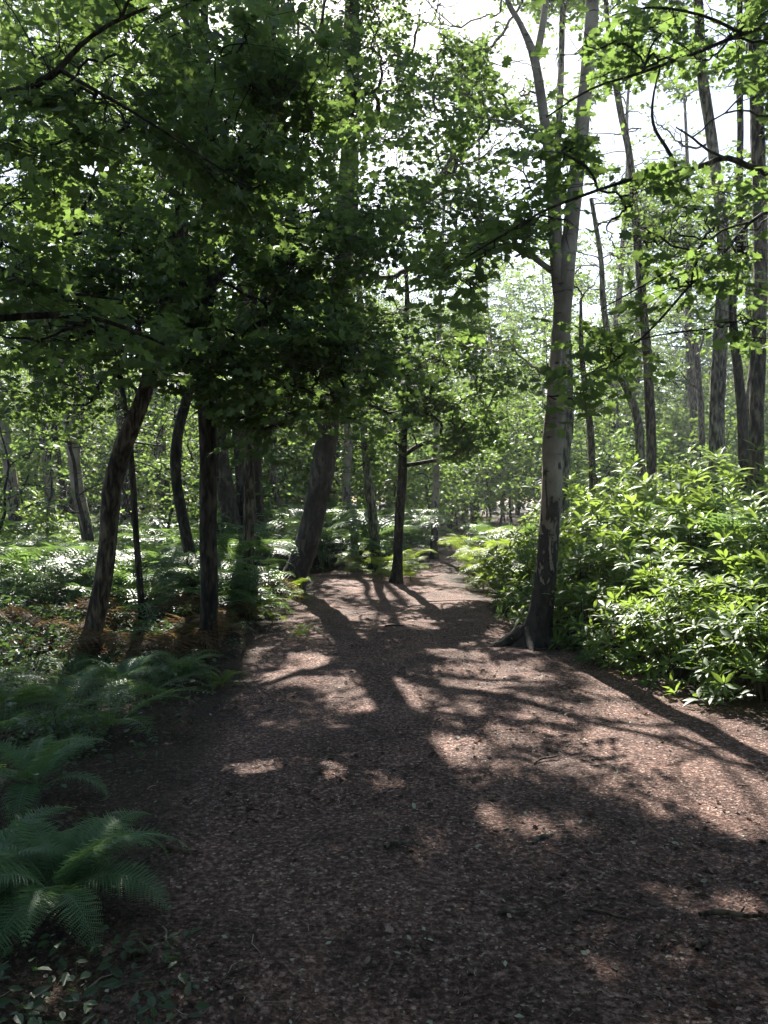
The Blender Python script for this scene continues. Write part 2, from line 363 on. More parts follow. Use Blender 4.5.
TREES = []
def make_tree(name, label, cat, rows, Y, bark, blobs=(), tpl=None, lsize=.09, lmat='leaf', k=14, step=.12, rough=.16, fl=(.5, .15),
              slim=1.0, lslim=1.0, limbs=(), over=(), zmin=2.2, crown_kw=None, group=None, bark2=None):
    rows = [(r[0], r[1], r[2]*slim)+tuple(r[3:]) for r in rows]
    tr = px_path(rows, Y, step); tr = flare(tr, *fl)
    o = tuple(tr[0, :3]+np.array([0, 0, .08]))
    t = thing(name, label, cat, o, group=group)
    v, f = tube(tr[:, :3], tr[:, 3], k, rough, seed=random.random()*50)
    link('trunk', build('trunk', [(v, f, None, 0, True)], [M['bark_'+bark]], o), t)
    allp = [tr]
    for lr in limbs:
        kw = {}
        if isinstance(lr, dict): kw = lr; lr = kw['rows']
        b = px_path([(r[0], r[1], r[2]*lslim)+tuple(r[3:]) for r in lr], Y, step, base_z=False)
        v, f = tube(b[:, :3], b[:, 3], 8, rough*.7, seed=random.random()*50)
        link('branch', build('branch', [(v, f, None, 0, True)], [M['bark_'+(bark2 or bark)]], o), t)
        allp.append(b)
    if blobs:
        ck = dict(zmin=zmin, seed=len(TREES)+11); ck.update(crown_kw or {})
        bl = [(P(b[0], b[1], b[2]), (b[3], b[4], b[5]), b[6]) for b in blobs]
        me = crown_mesh('crown', np.vstack(allp), bl, tpl or LOBED, lsize, M[lmat], M['bark_'+(bark2 or bark)], o, **ck)
        link('crown', me, t)
    if over:  # unseen large-leaved masses around and behind the camera, added to block sky light
        me = crown_mesh('crown', tr, list(over), OVAL, .15, M[lmat], M['bark_'+(bark2 or bark)], o, zmin=zmin, seed=len(TREES)+77, thick=.006, spread=.5, sprays=8, per=11, twig=.6)
        link('crown', me, t)
    TREES.append(t); return t

# --- birch beside the path (forked)
make_tree('birch_tree', 'pale birch with forked trunk and black cracked foot beside the path, right of centre', 'tree',
    [(530,652,44), (537,632,33), (543,600,26), (547,560,24), (551,500,23.5), (553,440,23.5), (556,400,22), (559,350,21), (563,300,20), (569,240,18), (575,180,17), (582,110,16), (588,50,15), (591,-10,14), (596,-120,12), (590,-240,9), (596,-380,5)],
    8.5, 'birch', slim=.87, k=22, step=.06, rough=.10, fl=(.45, .16), zmin=3.2,
    limbs=[[(561,310,13), (556,270,13), (553,220,12.5), (551,180,12), (543,120,10), (533,62,9), (520,30,6), (505,0,5.5), (500,-60,4), (510,-160,2)], [(534,66,8), (541,30,7), (546,-10,6), (552,-100,5), (560,-200,2)]],
    blobs=[(500,230,8.3,.8,.7,.6,16), (520,120,8.6,.6,.6,.9,12), (470,150,8.2,.7,.7,.9,14), (620,40,8.6,.8,.7,.5,14), (600,-120,8.5,1.6,1.4,1.2,60), (540,50,9,.7,.7,.8,16), (465,215,8.6,.6,.6,.45,20), (400,200,8.7,.5,.5,.5,16), (450,70,8.6,.6,.6,.8,14), (480,330,8.3,.35,.4,.3,7), (540,375,8.3,.3,.3,.3,6), (570,350,8.2,.25,.3,.3,4), (470,-80,8.5,1.3,1.3,1.2,40)],
    lsize=.085, crown_kw=dict(thick=.0038))
# roots of the birch are children of that tree
bt = TREES[-1]; bo = np.array(bt.location)
for a, L in ((3.5,.42), (4.6,.34), (5.6,.3), (2.6,.3), (.3,.28), (1.4,.25)):
    dd = np.array([math.cos(a), math.sin(a), 0]); s = np.array([.0, 0, .16])+dd*.07
    pts = np.array([s, s+dd*L*.4+np.array([0,0,-.09]), s+dd*L*.75+np.array([0,0,-.14]), s+dd*L*1.15+np.array([0,0,-.19])])
    q = spline(np.hstack([pts, np.array([[.085],[.06],[.04],[.015]])]), .04)
    v, f = tube(q[:, :3], q[:, 3], 9, .15, seed=a)
    link('root', build('root', [(v, f, None, 0, True)], [M['bark_birch']]), bt)

# --- big leaning tree left of the path
make_tree('leaning_tree', 'thick dark rough trunk leaning right over the left edge of the path', 'tree',
    [(286,594,34), (295,575,31), (306,545,29), (316,505,28), (324,460,28), (329,420,27), (333,360,25), (339,300,23), (345,220,22), (349,140,20), (352,60,19), (352,-10,18), (350,-120,14), (352,-230,8)],
    13.4, 'rough', slim=.78, k=18, step=.09, rough=.2, fl=(.35, .25), zmin=3.2,
    limbs=[[(340,290,12), (372,250,9), (410,215,7), (445,170,5), (470,120,3)], [(338,310,10), (310,280,8), (280,240,6), (250,190,5), (240,140,3)]],
    blobs=[(400,210,12.8,1.6,1.3,1.3,42), (440,110,13,1.3,1.3,1.4,34), (330,130,12.5,1.6,1.4,1.5,42), (270,220,13,1.3,1.2,1.3,28), (370,300,12.5,1.2,1.1,.8,32), (380,20,13,1.7,1.4,1.3,42), (470,50,13.4,1.2,1.1,1.1,44), (500,170,13.8,1.0,1.0,.9,30), (540,0,14,1.0,1.0,.9,20), (460,190,12.4,.9,.9,.9,20), (290,0,13,2,1.6,1.6,44), (350,-150,13.4,2.6,2.2,1.6,70), (455,260,12.6,.9,.9,.9,26), (390,95,13,1.0,.9,.9,34), (340,60,12.6,.9,.8,.8,20), (335,350,12.5,.9,.5,.7,26), (345,240,12.4,.9,.6,.9,24), (300,390,12.6,.8,.5,.5,14)],
    lsize=.078, crown_kw=dict(thick=.005, spread=.46, sprays=9, per=12))
# --- straight black trunk
make_tree('straight_dark_tree', 'straight nearly black slim trunk rising from the left edge of the path', 'tree',
    [(209,660,20), (208,630,18), (209,580,17), (208,520,17), (208,460,17), (207,415,17), (203,380,16), (206,330,14), (212,270,12), (208,200,11), (214,120,9), (206,40,8), (210,-60,5)],
    8.0, 'dark', k=16, step=.07, rough=.10, fl=(.25, .12), zmin=2.4,
    limbs=[[(205,390,11), (190,365,9), (168,345,8), (140,335,6), (105,330,5), (70,345,3)], [(206,370,10), (235,340,8), (270,320,6), (300,318,5), (340,335,3)], [(206,320,8), (180,280,7), (150,250,5), (110,230,4), (60,225,2)], [(210,290,8), (245,250,6), (290,220,5), (330,210,3)]],
    blobs=[(210,370,7.6,.75,.6,.25,18), (130,320,7.6,.9,.8,.5,26), (290,370,7.3,.75,.6,.42,26), (345,340,7.4,.45,.5,.4,14), (110,210,7.8,1.1,.9,.8,24), (228,190,8.2,.5,.4,.4,14), (340,240,7.8,.5,.5,.5,14), (210,250,7.4,1.1,.9,.8,30), (310,240,7.2,.9,.8,.8,24), (160,100,7.6,1.4,1.1,.9,19), (270,110,7.2,1.2,1.0,.9,20), (190,-20,7.6,1.6,1.3,.9,22), (60,300,7.6,.9,.8,.6,14), (250,418,7.8,.5,.4,.16,7), (340,405,7.8,.4,.4,.2,7)],
    tpl=MAPLE, lsize=.082, crown_kw=dict(spread=.42, sprays=8, per=12))
# --- curved tree left
make_tree('curved_grey_tree', 'bent grey-brown trunk curving right among the ferns at left', 'tree',
    [(87,655,24), (95,620,21), (103,580,20), (108,535,19), (112,490,20), (120,455,20), (133,425,19), (146,390,17), (156,350,16), (165,310,15), (174,265,13), (180,225,12), (183,160,10), (190,80,8), (186,0,6)],
    8.3, 'brown', slim=.9, k=16, step=.07, rough=.14, fl=(.3, .15), zmin=2.6, bark2='dark',
    limbs=[[(168,300,9), (150,265,8), (120,240,6), (80,235,4), (40,250,3)], [(157,345,7), (180,330,6), (210,325,4), (240,335,3)]],
    blobs=[(60,240,8.3,1.1,.9,.8,18), (30,150,8.2,1.0,.9,.9,13), (120,130,8.4,1.2,1,1,15), (110,20,8.4,1.4,1.2,.9,17), (30,40,8.2,1.2,1.0,.9,13), (180,300,8.5,.7,.7,.5,16), (20,320,8.2,.7,.7,.5,14), (30,392,8.3,.6,.5,.22,9), (110,385,8.6,.5,.5,.2,8)],
    tpl=LOBED, lsize=.075, crown_kw=dict(spread=.42, sprays=8, per=12))
# --- tree outside the frame at the left with limbs reaching in
make_tree('overhanging_tree', 'tree beyond the left edge whose dark limbs and broad leaves hang in at upper left', 'tree',
    [(-190,800,44), (-185,600,36), (-180,400,34), (-170,200,30), (-180,0,24), (-175,-200,16)],
    4.6, 'dark', k=14, step=.08, zmin=1.9,
    limbs=[[(-174,140,16), (-110,118,13), (-40,108,9), (0,100,8.5), (38,88,8), (60,74,7), (82,50,5), (110,30,4), (150,12,3)], [(62,73,5), (95,92,4), (140,118,3), (190,150,2.4), (250,190,1.8)],
           [(-178,330,14), (-110,318,11), (-40,318,8.5), (0,319,8), (45,316,7), (90,318,5), (130,330,4), (165,345,2.5)], [(-180,300,11), (-90,270,8), (0,278,5), (60,292,4), (120,300,2.5)]],
    blobs=[(40,160,4.8,.42,.5,.34,10), (120,120,5.0,.42,.5,.3,11), (200,160,5.2,.42,.4,.32,12), (270,180,5.4,.36,.4,.32,11), (60,40,4.6,.45,.5,.32,10), (160,30,5,.42,.5,.32,9), (30,330,4.8,.36,.45,.22,8), (120,335,5,.3,.4,.2,9), (0,240,4.6,.3,.4,.3,10), (250,70,5.2,.4,.4,.34,16), (320,110,5.6,.3,.4,.3,12)], over=[((-3.2,1.5,5.4), (2.6,2.8,1.3), 120), ((-1.5,-1.5,6.0), (3,3,1.3), 140), ((-3.5,-3,3.0), (2.2,2.8,2.2), 130), ((-1,-5,3.0), (2.8,1.6,2.3), 120), ((-5,1,4), (1.5,3,2.5), 70)],  # over: leaf blobs out of view, added to darken the foreground
    tpl=MAPLE, lsize=.082, crown_kw=dict(spread=.34, sprays=6, per=9, twig=.38))
# --- tree outside the frame at the right
make_tree('overhanging_oak', 'oak beyond the right edge whose crooked limb and yellow-green leaves reach in', 'tree',
    [(1010,860,52), (1000,600,44), (990,400,42), (985,200,38), (975,0,30), (980,-200,20)],
    4.9, 'dark', slim=1, lslim=.72, k=14, step=.08, zmin=2.2,
    limbs=[[(985,330,24), (900,262,16), (830,210,12), (768,177,9), (745,168,8.5), (725,160,8), (705,166,7.5), (680,174,7), (650,176,6), (615,186,5), (580,198,4.2), (540,214,3.6), (500,238,3), (460,262,2)],
           [(676,173,5.5), (669,158,5), (662,146,5), (654,134,4.4), (650,118,4), (652,95,3), (658,70,2)], [(725,161,4), (705,152,3.4), (690,140,3), (674,130,2)],
           [(830,214,8), (775,212,5.5), (748,224,4.6), (715,262,4), (690,285,3.6), (650,330,3), (610,365,2.4), (575,400,1.8)], [(748,224,4), (720,232,3.2), (690,256,3), (660,276,2.4), (600,310,1.8)],
           [(985,60,20), (880,20,12), (800,20,9), (740,38,6), (690,58,5), (640,76,4), (590,92,3), (545,120,2)], [(740,38,5), (700,20,4), (650,12,3), (610,20,2)]],
    blobs=[(745,25,4.9,.36,.4,.24,11), (680,50,5,.4,.4,.16,10), (615,60,5.1,.3,.3,.14,8), (745,240,4.6,.24,.3,.26,12), (740,330,4.6,.16,.25,.12,6), (690,215,5,.26,.3,.14,9), (600,205,5,.3,.3,.16,9), (540,225,5.1,.28,.3,.16,9), (480,262,5.1,.28,.3,.18,9), (620,350,5.0,.22,.25,.16,6), (560,400,5.0,.12,.2,.1,3), (700,270,4.9,.26,.3,.16,8), (650,240,5,.28,.3,.12,7), (760,110,4.8,.22,.3,.2,8), (570,150,5.1,.24,.3,.14,7)], over=[((3.4,1.2,5.6), (2.6,2.8,1.3), 120), ((2,-2,6.2), (3,3,1.3), 140), ((4.6,-1.5,3.2), (2,3.2,2.3), 130), ((2.4,-5,3.0), (2.8,1.6,2.3), 120)],  # over: added unseen foliage above and behind the camera, holding back sky light
    tpl=LOBED, lsize=.085, crown_kw=dict(spread=.26, sprays=5, per=8, twig=.34))
# --- small dark tree at the end of the path
make_tree('young_oak', 'slim dark young tree with side limbs standing on the left verge where the path narrows', 'tree',
    [(396,584,12), (398,560,9.5), (399,520,9.5), (402,480,9), (403,440,8.5), (405,400,8), (404,350,7), (407,300,5), (404,250,3)],
    14.8, 'dark', k=12, step=.1, zmin=2.2,
    limbs=[[(402,457,5), (418,446,4.4), (436,440,3.6), (455,432,2.6)], [(402,466,4.6), (420,463,3.8), (445,458,3), (470,448,2)], [(404,430,5), (390,415,4), (370,405,3), (350,398,2)]],
    blobs=[(405,400,14.6,1.0,.9,.8,36), (450,400,14.4,.8,.8,.6,30), (480,430,14.2,.6,.6,.6,18), (430,365,13.4,1.0,.8,.7,34), (375,340,13.6,.9,.8,.7,26), (500,370,13.6,.6,.6,.7,14), (350,450,14.2,.5,.5,.4,14), (470,340,14.0,.8,.8,.6,24), (360,375,14.4,.9,.8,.7,30), (410,320,14.6,1.3,1.1,1.0,46), (470,440,14.5,.55,.6,.4,14), (345,430,14.6,.5,.6,.4,10), (440,340,14.2,1.0,.9,.8,30)],
    lsize=.085, tpl=MAPLE, crown_kw=dict(sprays=8))

# --- other trunks one can tell apart: (label, name, bark, Y, rows, crown blobs z-range)
def upper(px, Y, top=-250, n=3, r=1.9, cl=34, lo=150):
    cl = int(cl*(.66 if px < 400 else 1))
    return [(px+random.uniform(-40, 40), lo+(top-lo)*i/max(1, n-1), Y+random.uniform(-1, 1), r, r, r*.8, cl) for i in range(n)]
MID = [
 ('birch_tree', 'white-barked birch with a slight lean at the far left edge', 'birch', 17, [(17,572,15),(16,530,13),(11,480,12),(4,430,11),(-3,380,10),(-8,300,9),(-6,150,7),(0,0,5)], upper(20,17,-60,3,2.0,34,230), {}),
 ('birch_tree', 'speckled grey birch curving left behind the bent tree', 'birch', 14.5, [(94,572,14),(87,535,12),(78,490,12),(73,450,11),(68,410,10),(62,370,9),(58,300,8),(66,150,6),(60,0,4)], upper(60,14.5,-60,3,1.8,34,220), {}),
 ('background_tree', 'upright pale grey trunk seen between the bent tree and the S-shaped trunk', 'grey', 23, [(167,537,15),(164,500,13),(160,440,12),(158,380,11),(160,300,10),(163,180,8),(166,40,5)], upper(165,23,-20,3,2.6,40,240), {}),
 ('s_shaped_tree', 'dark S-shaped slim trunk just left of the straight black trunk', 'dark', 11, [(194,608,12),(192,570,11.5),(184,525,11),(177,485,10.5),(176,450,10.5),(181,420,10),(188,395,10),(193,340,8),(186,260,6),(190,180,4)], [(190,260,10.6,1.3,1.2,1.0,36),(170,140,11,1.6,1.4,1.2,44),(240,330,10.6,.8,.8,.5,20)], {}),
 ('thin_dark_sapling', 'very thin dark sapling right of the bent grey tree', 'dark', 9.5, [(143,618,8),(140,590,6.5),(137,550,6),(134,500,6),(131,450,5.6),(127,415,5),(120,370,4.5),(118,320,4),(122,260,3)], [(120,300,9.4,.8,.8,.7,20)], {}),
 ('triple_trunk_tree', 'leftmost leaning trunk of the rough-barked trio left of the path', 'rough', 15.5, [(246,584,24),(238,555,20),(231,520,18),(224,480,17),(219,440,16),(214,400,15),(208,330,13),(204,220,11),(200,80,8),(196,-60,5)], upper(215,15.5,-120,3,1.9,40,240), {'fl':(.3,.4)}),
 ('triple_trunk_tree', 'middle and thickest trunk of the rough-barked trio left of the path', 'rough', 15.8, [(251,582,26),(248,550,21),(246,500,19),(242,450,17),(240,400,16),(243,320,14),(246,220,12),(250,80,9),(255,-60,5)], upper(255,15.8,-120,3,1.9,40,230), {'fl':(.3,.4)}),
 ('triple_trunk_tree', 'right and slimmest trunk of the rough-barked trio left of the path', 'rough', 16.4, [(263,576,17),(260,550,14),(257,500,13),(256,450,12),(257,400,11),(264,320,10),(270,200,8),(282,60,6),(285,-60,4)], upper(280,16.4,-100,2,1.8,34,200), {'fl':(.3,.3)}),
 ('background_tree', 'dark trunk wound with foliage just behind the rough-barked trio', 'brown', 20, [(283,560,11),(279,520,10),(273,480,10),(273,420,9),(275,330,8),(280,200,6),(284,60,4)], upper(285,20,-40,2,2.2,34,220), {}),
 ('background_tree', 'slim leaning trunk rising from the ferns left of the young oak', 'grey', 17.5, [(379,568,13),(374,530,10),(369,490,9),(366,455,8),(362,400,7),(360,320,6),(356,200,5),(360,80,3)], upper(350,17.5,40,2,1.5,24,210), {}),
 ('birch_tree', 'thin pale birch at the bend of the path right of the young oak', 'birch', 21, [(434,561,8),(435,520,7),(436,480,6.5),(436,440,6),(438,380,5),(440,300,4),(444,200,3)], upper(440,21,150,2,1.8,26,300), {}),
 ('background_tree', 'grey trunk showing close behind the forked birch', 'grey', 13, [(565,520,13),(563,470,12),(568,420,11),(567,360,10),(562,300,9),(556,200,8),(560,60,6),(562,-80,4)], upper(560,13,-200,2,1.5,26,-60), {}),
 ('background_tree', 'thin bare brownish trunk right of the forked birch', 'brown', 14, [(596,520,8),(592,470,7),(590,430,7),(585,390,6),(581,350,5),(580,300,3)], [(580,280,14,.6,.6,.5,10)], {}),
 ('background_tree', 'crooked slim trunk bowing left in the right-hand wood', 'grey', 16, [(641,500,10),(640,450,9),(636,415,8.5),(627,390,8),(614,365,7),(607,335,6.5),(602,300,6),(600,260,5),(590,200,4)], [(590,230,16,1.3,1.1,1.0,22),(620,200,16,1.1,1,.8,16),(600,370,16,1.0,.9,.8,14)], {}),
 ('background_tree', 'tall slim wavy trunk beside the crooked one in the right-hand wood', 'brown', 14.5, [(652,510,10),(651,450,9.5),(649,400,9.5),(645,340,9),(640,285,8.5),(634,220,8),(628,160,7),(618,110,6.5),(608,50,5),(600,-40,4)], [(610,-40,14.5,1.7,1.5,1.0,30),(650,230,14.5,1.2,1.1,.9,18),(620,110,14.5,1.0,1.0,1.0,14)], {}),
 ('broken_snag', 'short dead trunk with a broken forked top in the bright gap at right', 'brown', 22, [(703,470,7),(701,420,6),(698,380,5.5),(695,352,7),(693,338,4)], [], {'limbs':[[(697,362,3),(689,345,2.2),(681,330,1.5)],[(696,358,3),(702,340,2.4),(704,325,1.6)],[(699,390,3),(688,382,2),(680,372,1.4)]]}),
 ('background_tree', 'stout pale grey trunk standing clear in the right-hand wood', 'grey', 13, [(715,490,16),(716,440,14.5),(717,380,14),(720,330,13.5),(722,270,13),(720,220,12),(713,170,11),(706,120,10.5),(700,80,10),(696,20,9),(690,-80,6)], [(690,-60,13,1.8,1.6,1.1,40),(740,60,13,1.0,1,.8,20),(700,230,13,1.0,1,.9,16),(680,140,13,.8,.8,.7,10)], {'k':16}),
 ('background_tree', 'dark slim trunk leaning left just right of the stout grey trunk', 'dark', 13.5, [(745,470,10),(742,430,10),(738,380,9.5),(733,340,9),(731,300,8),(738,240,7),(737,180,7),(738,130,6.5),(736,60,6),(738,-60,4)], [(745,-60,13.5,1.6,1.5,1.1,30),(745,180,13.5,.9,.8,.9,14),(735,320,13.5,.7,.7,.6,8)], {}),
 ('background_tree', 'rough brown trunk at the right edge, nearest of the right-hand wood', 'brown', 11, [(756,540,17),(756,480,15),(756,420,14),(757,350,13.5),(759,270,13),(757,200,13),(755,130,13),(752,60,12.5),(748,0,12),(745,-120,8)], [(745,-100,11,1.6,1.4,1.0,40),(790,120,11,.7,.8,.8,12)], {'k':16}),
 ('background_tree', 'thin twisting trunk between the stout grey and rough brown trunks', 'grey', 16, [(748,500,8),(750,440,7.5),(748,400,7),(752,360,6.5),(748,320,6),(745,270,5),(742,200,4)], [(745,240,16,.9,.9,.8,10)], {}),
 ('background_tree', 'upright dark trunk rising into the canopy at the top left', 'brown', 12, [(248,575,13),(249,500,11),(250,430,11),(252,350,10.5),(254,270,10),(258,180,10),(266,80,9.5),(276,10,9),(282,-80,6)], [(250,-120,12,1.7,1.5,1.0,44),(310,-80,12,1.4,1.3,1.0,36)], {'limbs':[[(258,130,5),(290,75,4),(318,40,3.4),(326,0,3)],[(296,66,3),(299,30,2.6),(285,-10,2)]]}),
 ('background_tree', 'grey trunk half hidden by leaves at the left behind the thin sapling', 'grey', 19, [(52,545,11),(50,500,10),(46,450,9.5),(40,390,9),(38,300,8),(44,180,6),(50,60,4)], upper(45,19,0,3,2.2,34,260), {}),
 ('background_tree', 'dark trunk standing in deep shade at left between the two leaning birches', 'dark', 20, [(66,548,7),(64,500,6.5),(56,440,6),(53,380,5.5),(55,280,5),(60,140,4)], upper(80,20,0,2,2.2,30,250), {}),
 ('background_tree', 'leaning slim trunk in the thicket right of the rough-barked trio', 'brown', 26, [(330,545,9),(332,500,8.5),(336,450,8),(342,400,7.5),(350,300,7),(352,180,5)], upper(345,26,80,2,2.2,30,250), {}),
]
for name, label, bark, Y, rows, blobs, kw in MID:
    far = Y > 15.6
    make_tree(name, label, 'tree', rows, Y, bark, blobs=blobs, tpl=OVAL if far else LOBED, lsize=.10 if far else .08, lmat='leaf_birch' if (bark == 'birch' or rows[0][0] > 560) else 'leaf',
              k=kw.get('k', 12), step=.14, fl=kw.get('fl', (.35, .2)), limbs=kw.get('limbs', ()), crown_kw=dict(thick=.006, spread=.5, twig=.6, sprays=9, per=12))

# high crowns close the canopy between the frame's top and the sun
# ------------------------------------------------------------------ background wood: variants copied
def variant(name, h, r, cr, seed, bark, lmat, n=60, lsize=.17, base=.35, lean=.4, low=False, off=None):
    g = np.random.default_rng(seed)
    pts = [[0, 0, -.15, r*1.25]]; x = y = 0
    for i in range(1, 9):
        x += g.normal()*lean*.3; y += g.normal()*lean*.3; t = i/8
        pts.append([x, y, h*t, r*(1-.82*t)])
    tr = spline(np.array(pts), .45)
    v, f = tube(tr[:, :3], tr[:, 3], 9, .12, seed=seed)
    tm = build('trunk', [(v, f, None, 0, True)], [M['bark_'+bark]])
    bl = []
    for i in range(7):
        t = base+(1-base)*(i+.5)/7; a = g.random()*2*PI; rr = cr*(1-.55*abs(t-.62)/.4) if not low else cr
        bl.append(((x*t+math.cos(a)*cr*.35, y*t+math.sin(a)*cr*.35, h*t), (rr, rr, h*(1-base)/9), n//7))
    cm = crown_mesh('crown', tr, bl, DIAM, lsize, M[lmat], M['bark_'+bark], (0,0,0), sprays=8, per=12, spread=.7, twig=.8, filt=off is not None, off=off, zmin=h*base*.7, thick=.009, seed=seed, twigs=False, flat=.8, up_bias=.4)
    t = thing(name, '', 'tree'); link('trunk', tm, t); link('crown', cm, t); return t
def dup(root, loc, rz, sc_=1.0, label=None, group=None):
    r = root.copy(); COL.objects.link(r); r.location = tuple(float(q) for q in loc); r.rotation_euler = (0, 0, rz); r.scale = (sc_,)*3
    if label: r['label'] = label
    if group: r['group'] = group
    for ch in list(root.children):
        c = ch.copy(); COL.objects.link(c); c.parent = r
    return r
VAR = [variant('woodland_tree', 15, .17, 2.3, 3, 'grey', 'leaf_far', 77), variant('woodland_tree', 17, .2, 2.6, 4, 'brown', 'leaf_far', 84),
       variant('woodland_tree', 13, .13, 2.0, 5, 'birch', 'leaf_birch', 63), variant('woodland_tree', 14, .15, 2.4, 6, 'dark', 'leaf_far', 77, base=.2)]
SAP = [variant('understorey_sapling', 4.5, .05, 1.3, 8, 'dark', 'leaf_far', 35, .15, .08, .3, True), variant('understorey_sapling', 3.2, .04, 1.3, 9, 'dark', 'leaf', 28, .14, .05, .3, True),
       variant('understorey_sapling', 6.5, .07, 1.6, 10, 'grey', 'leaf_birch', 42, .15, .12, .4, True)]
used = {}
def put(root, x, y, label, group, smin=.85, smax=1.15):
    s = random.uniform(smin, smax); loc = (x, y, gz(x, y)); rz = random.uniform(0, 2*PI)
    if id(root) not in used:
        used[id(root)] = 1; root.location = loc; root.rotation_euler = (0, 0, rz); root.scale = (s,)*3; root['label'] = label; root['group'] = group; return root
    return dup(root, loc, rz, s, label, group)
def zone(x, y):
    px = CX+F*x/y
    return 'left' if px < 300 else ('centre' if px < 520 else 'right')
R2 = random.Random(5)
placed = []
def scatter(n, y0, y1, mind, xlim=.56):
    out = []; tries = 0
    while len(out) < n and tries < n*60:
        tries += 1
        y = math.sqrt(R2.uniform(y0*y0, y1*y1)); x = R2.uniform(-xlim, xlim)*y
        if off_path(x, y) < .8 and y < 42: continue
        if any((x-a)**2+(y-b)**2 < mind*mind for a, b in placed): continue
        placed.append((x, y)); out.append((x, y))
    return out
VSPEC = [(15,.17,2.3,'grey','leaf_far',77,.35), (17,.2,2.6,'brown','leaf_far',84,.35), (13,.13,2.0,'birch','leaf_birch',63,.35), (14,.15,2.4,'dark','leaf_far',77,.2)]
for x, y in scatter(46, 20, 52, 2.6):
    px = CX+F*x/y
    if (px > 585 and y < 27) or (490 < px < 585 and y < 32): continue
    z = zone(x, y)
    if y < 36:
        h, r, cr, bk, lm, n, bs = R2.choice(VSPEC); loc = (x, y, gz(x, y))
        t = variant('woodland_tree', h*R2.uniform(.85, 1.1), r, cr, R2.randint(20, 9999), bk, lm, n, base=bs, off=loc)
        t.location = loc; tag(t, 'one of the slender trees deep in the wood at %s' % z, None, 'slender trees deep in the wood, %s' % z); continue
    put(R2.choice(VAR), x, y, 'one of the slender trees deep in the wood at %s' % z, 'slender trees deep in the wood, %s' % z)
for x, y in scatter(60, 50, 95, 3.2):
    z = zone(x, y)
    put(R2.choice(VAR), x, y, 'one of the farthest hazy trees closing the view at %s' % z, 'farthest trees, %s' % z, .9, 1.25)
for x, y in [(2.0,31), (3.3,36), (4.9,40.5), (2.9,40), (1.4,35), (6.5,43)]:
    put(SAP[1], x, y, 'one of the leafy thickets hiding the far bend of the path', 'thickets at the far bend', 1.0, 1.4)
for x, y in scatter(120, 46, 110, 2.2, .55):
    z = zone(x, y)
    put(R2.choice(SAP), x, y, 'one of the leafy thickets closing the view at the far end of the wood, %s' % z, 'far thickets, %s' % z, 1.2, 2.0)
for x, y in scatter(26, 13.5, 20, 1.3, .5):
    if x > -1.5: continue
    s_ = R2.choice([(4.5,.05,1.2), (3.4,.04,1.1)]); loc = (x, y, gz(x, y))
    t = variant('understorey_sapling', *s_, R2.randint(20, 9999), 'dark', 'leaf', 21, .10, .3, .3, True, off=loc); t.location = loc
    tag(t, 'leafy young sapling among the nearer trunks at left', None, 'young saplings, left')
for x, y in scatter(105, 19, 48, 1.4, .55):
    z = zone(x, y)
    put(R2.choice(SAP), x, y, 'leafy sapling of the understorey among the distant trunks at %s' % z, 'understorey saplings, %s' % z, .8, 1.2)

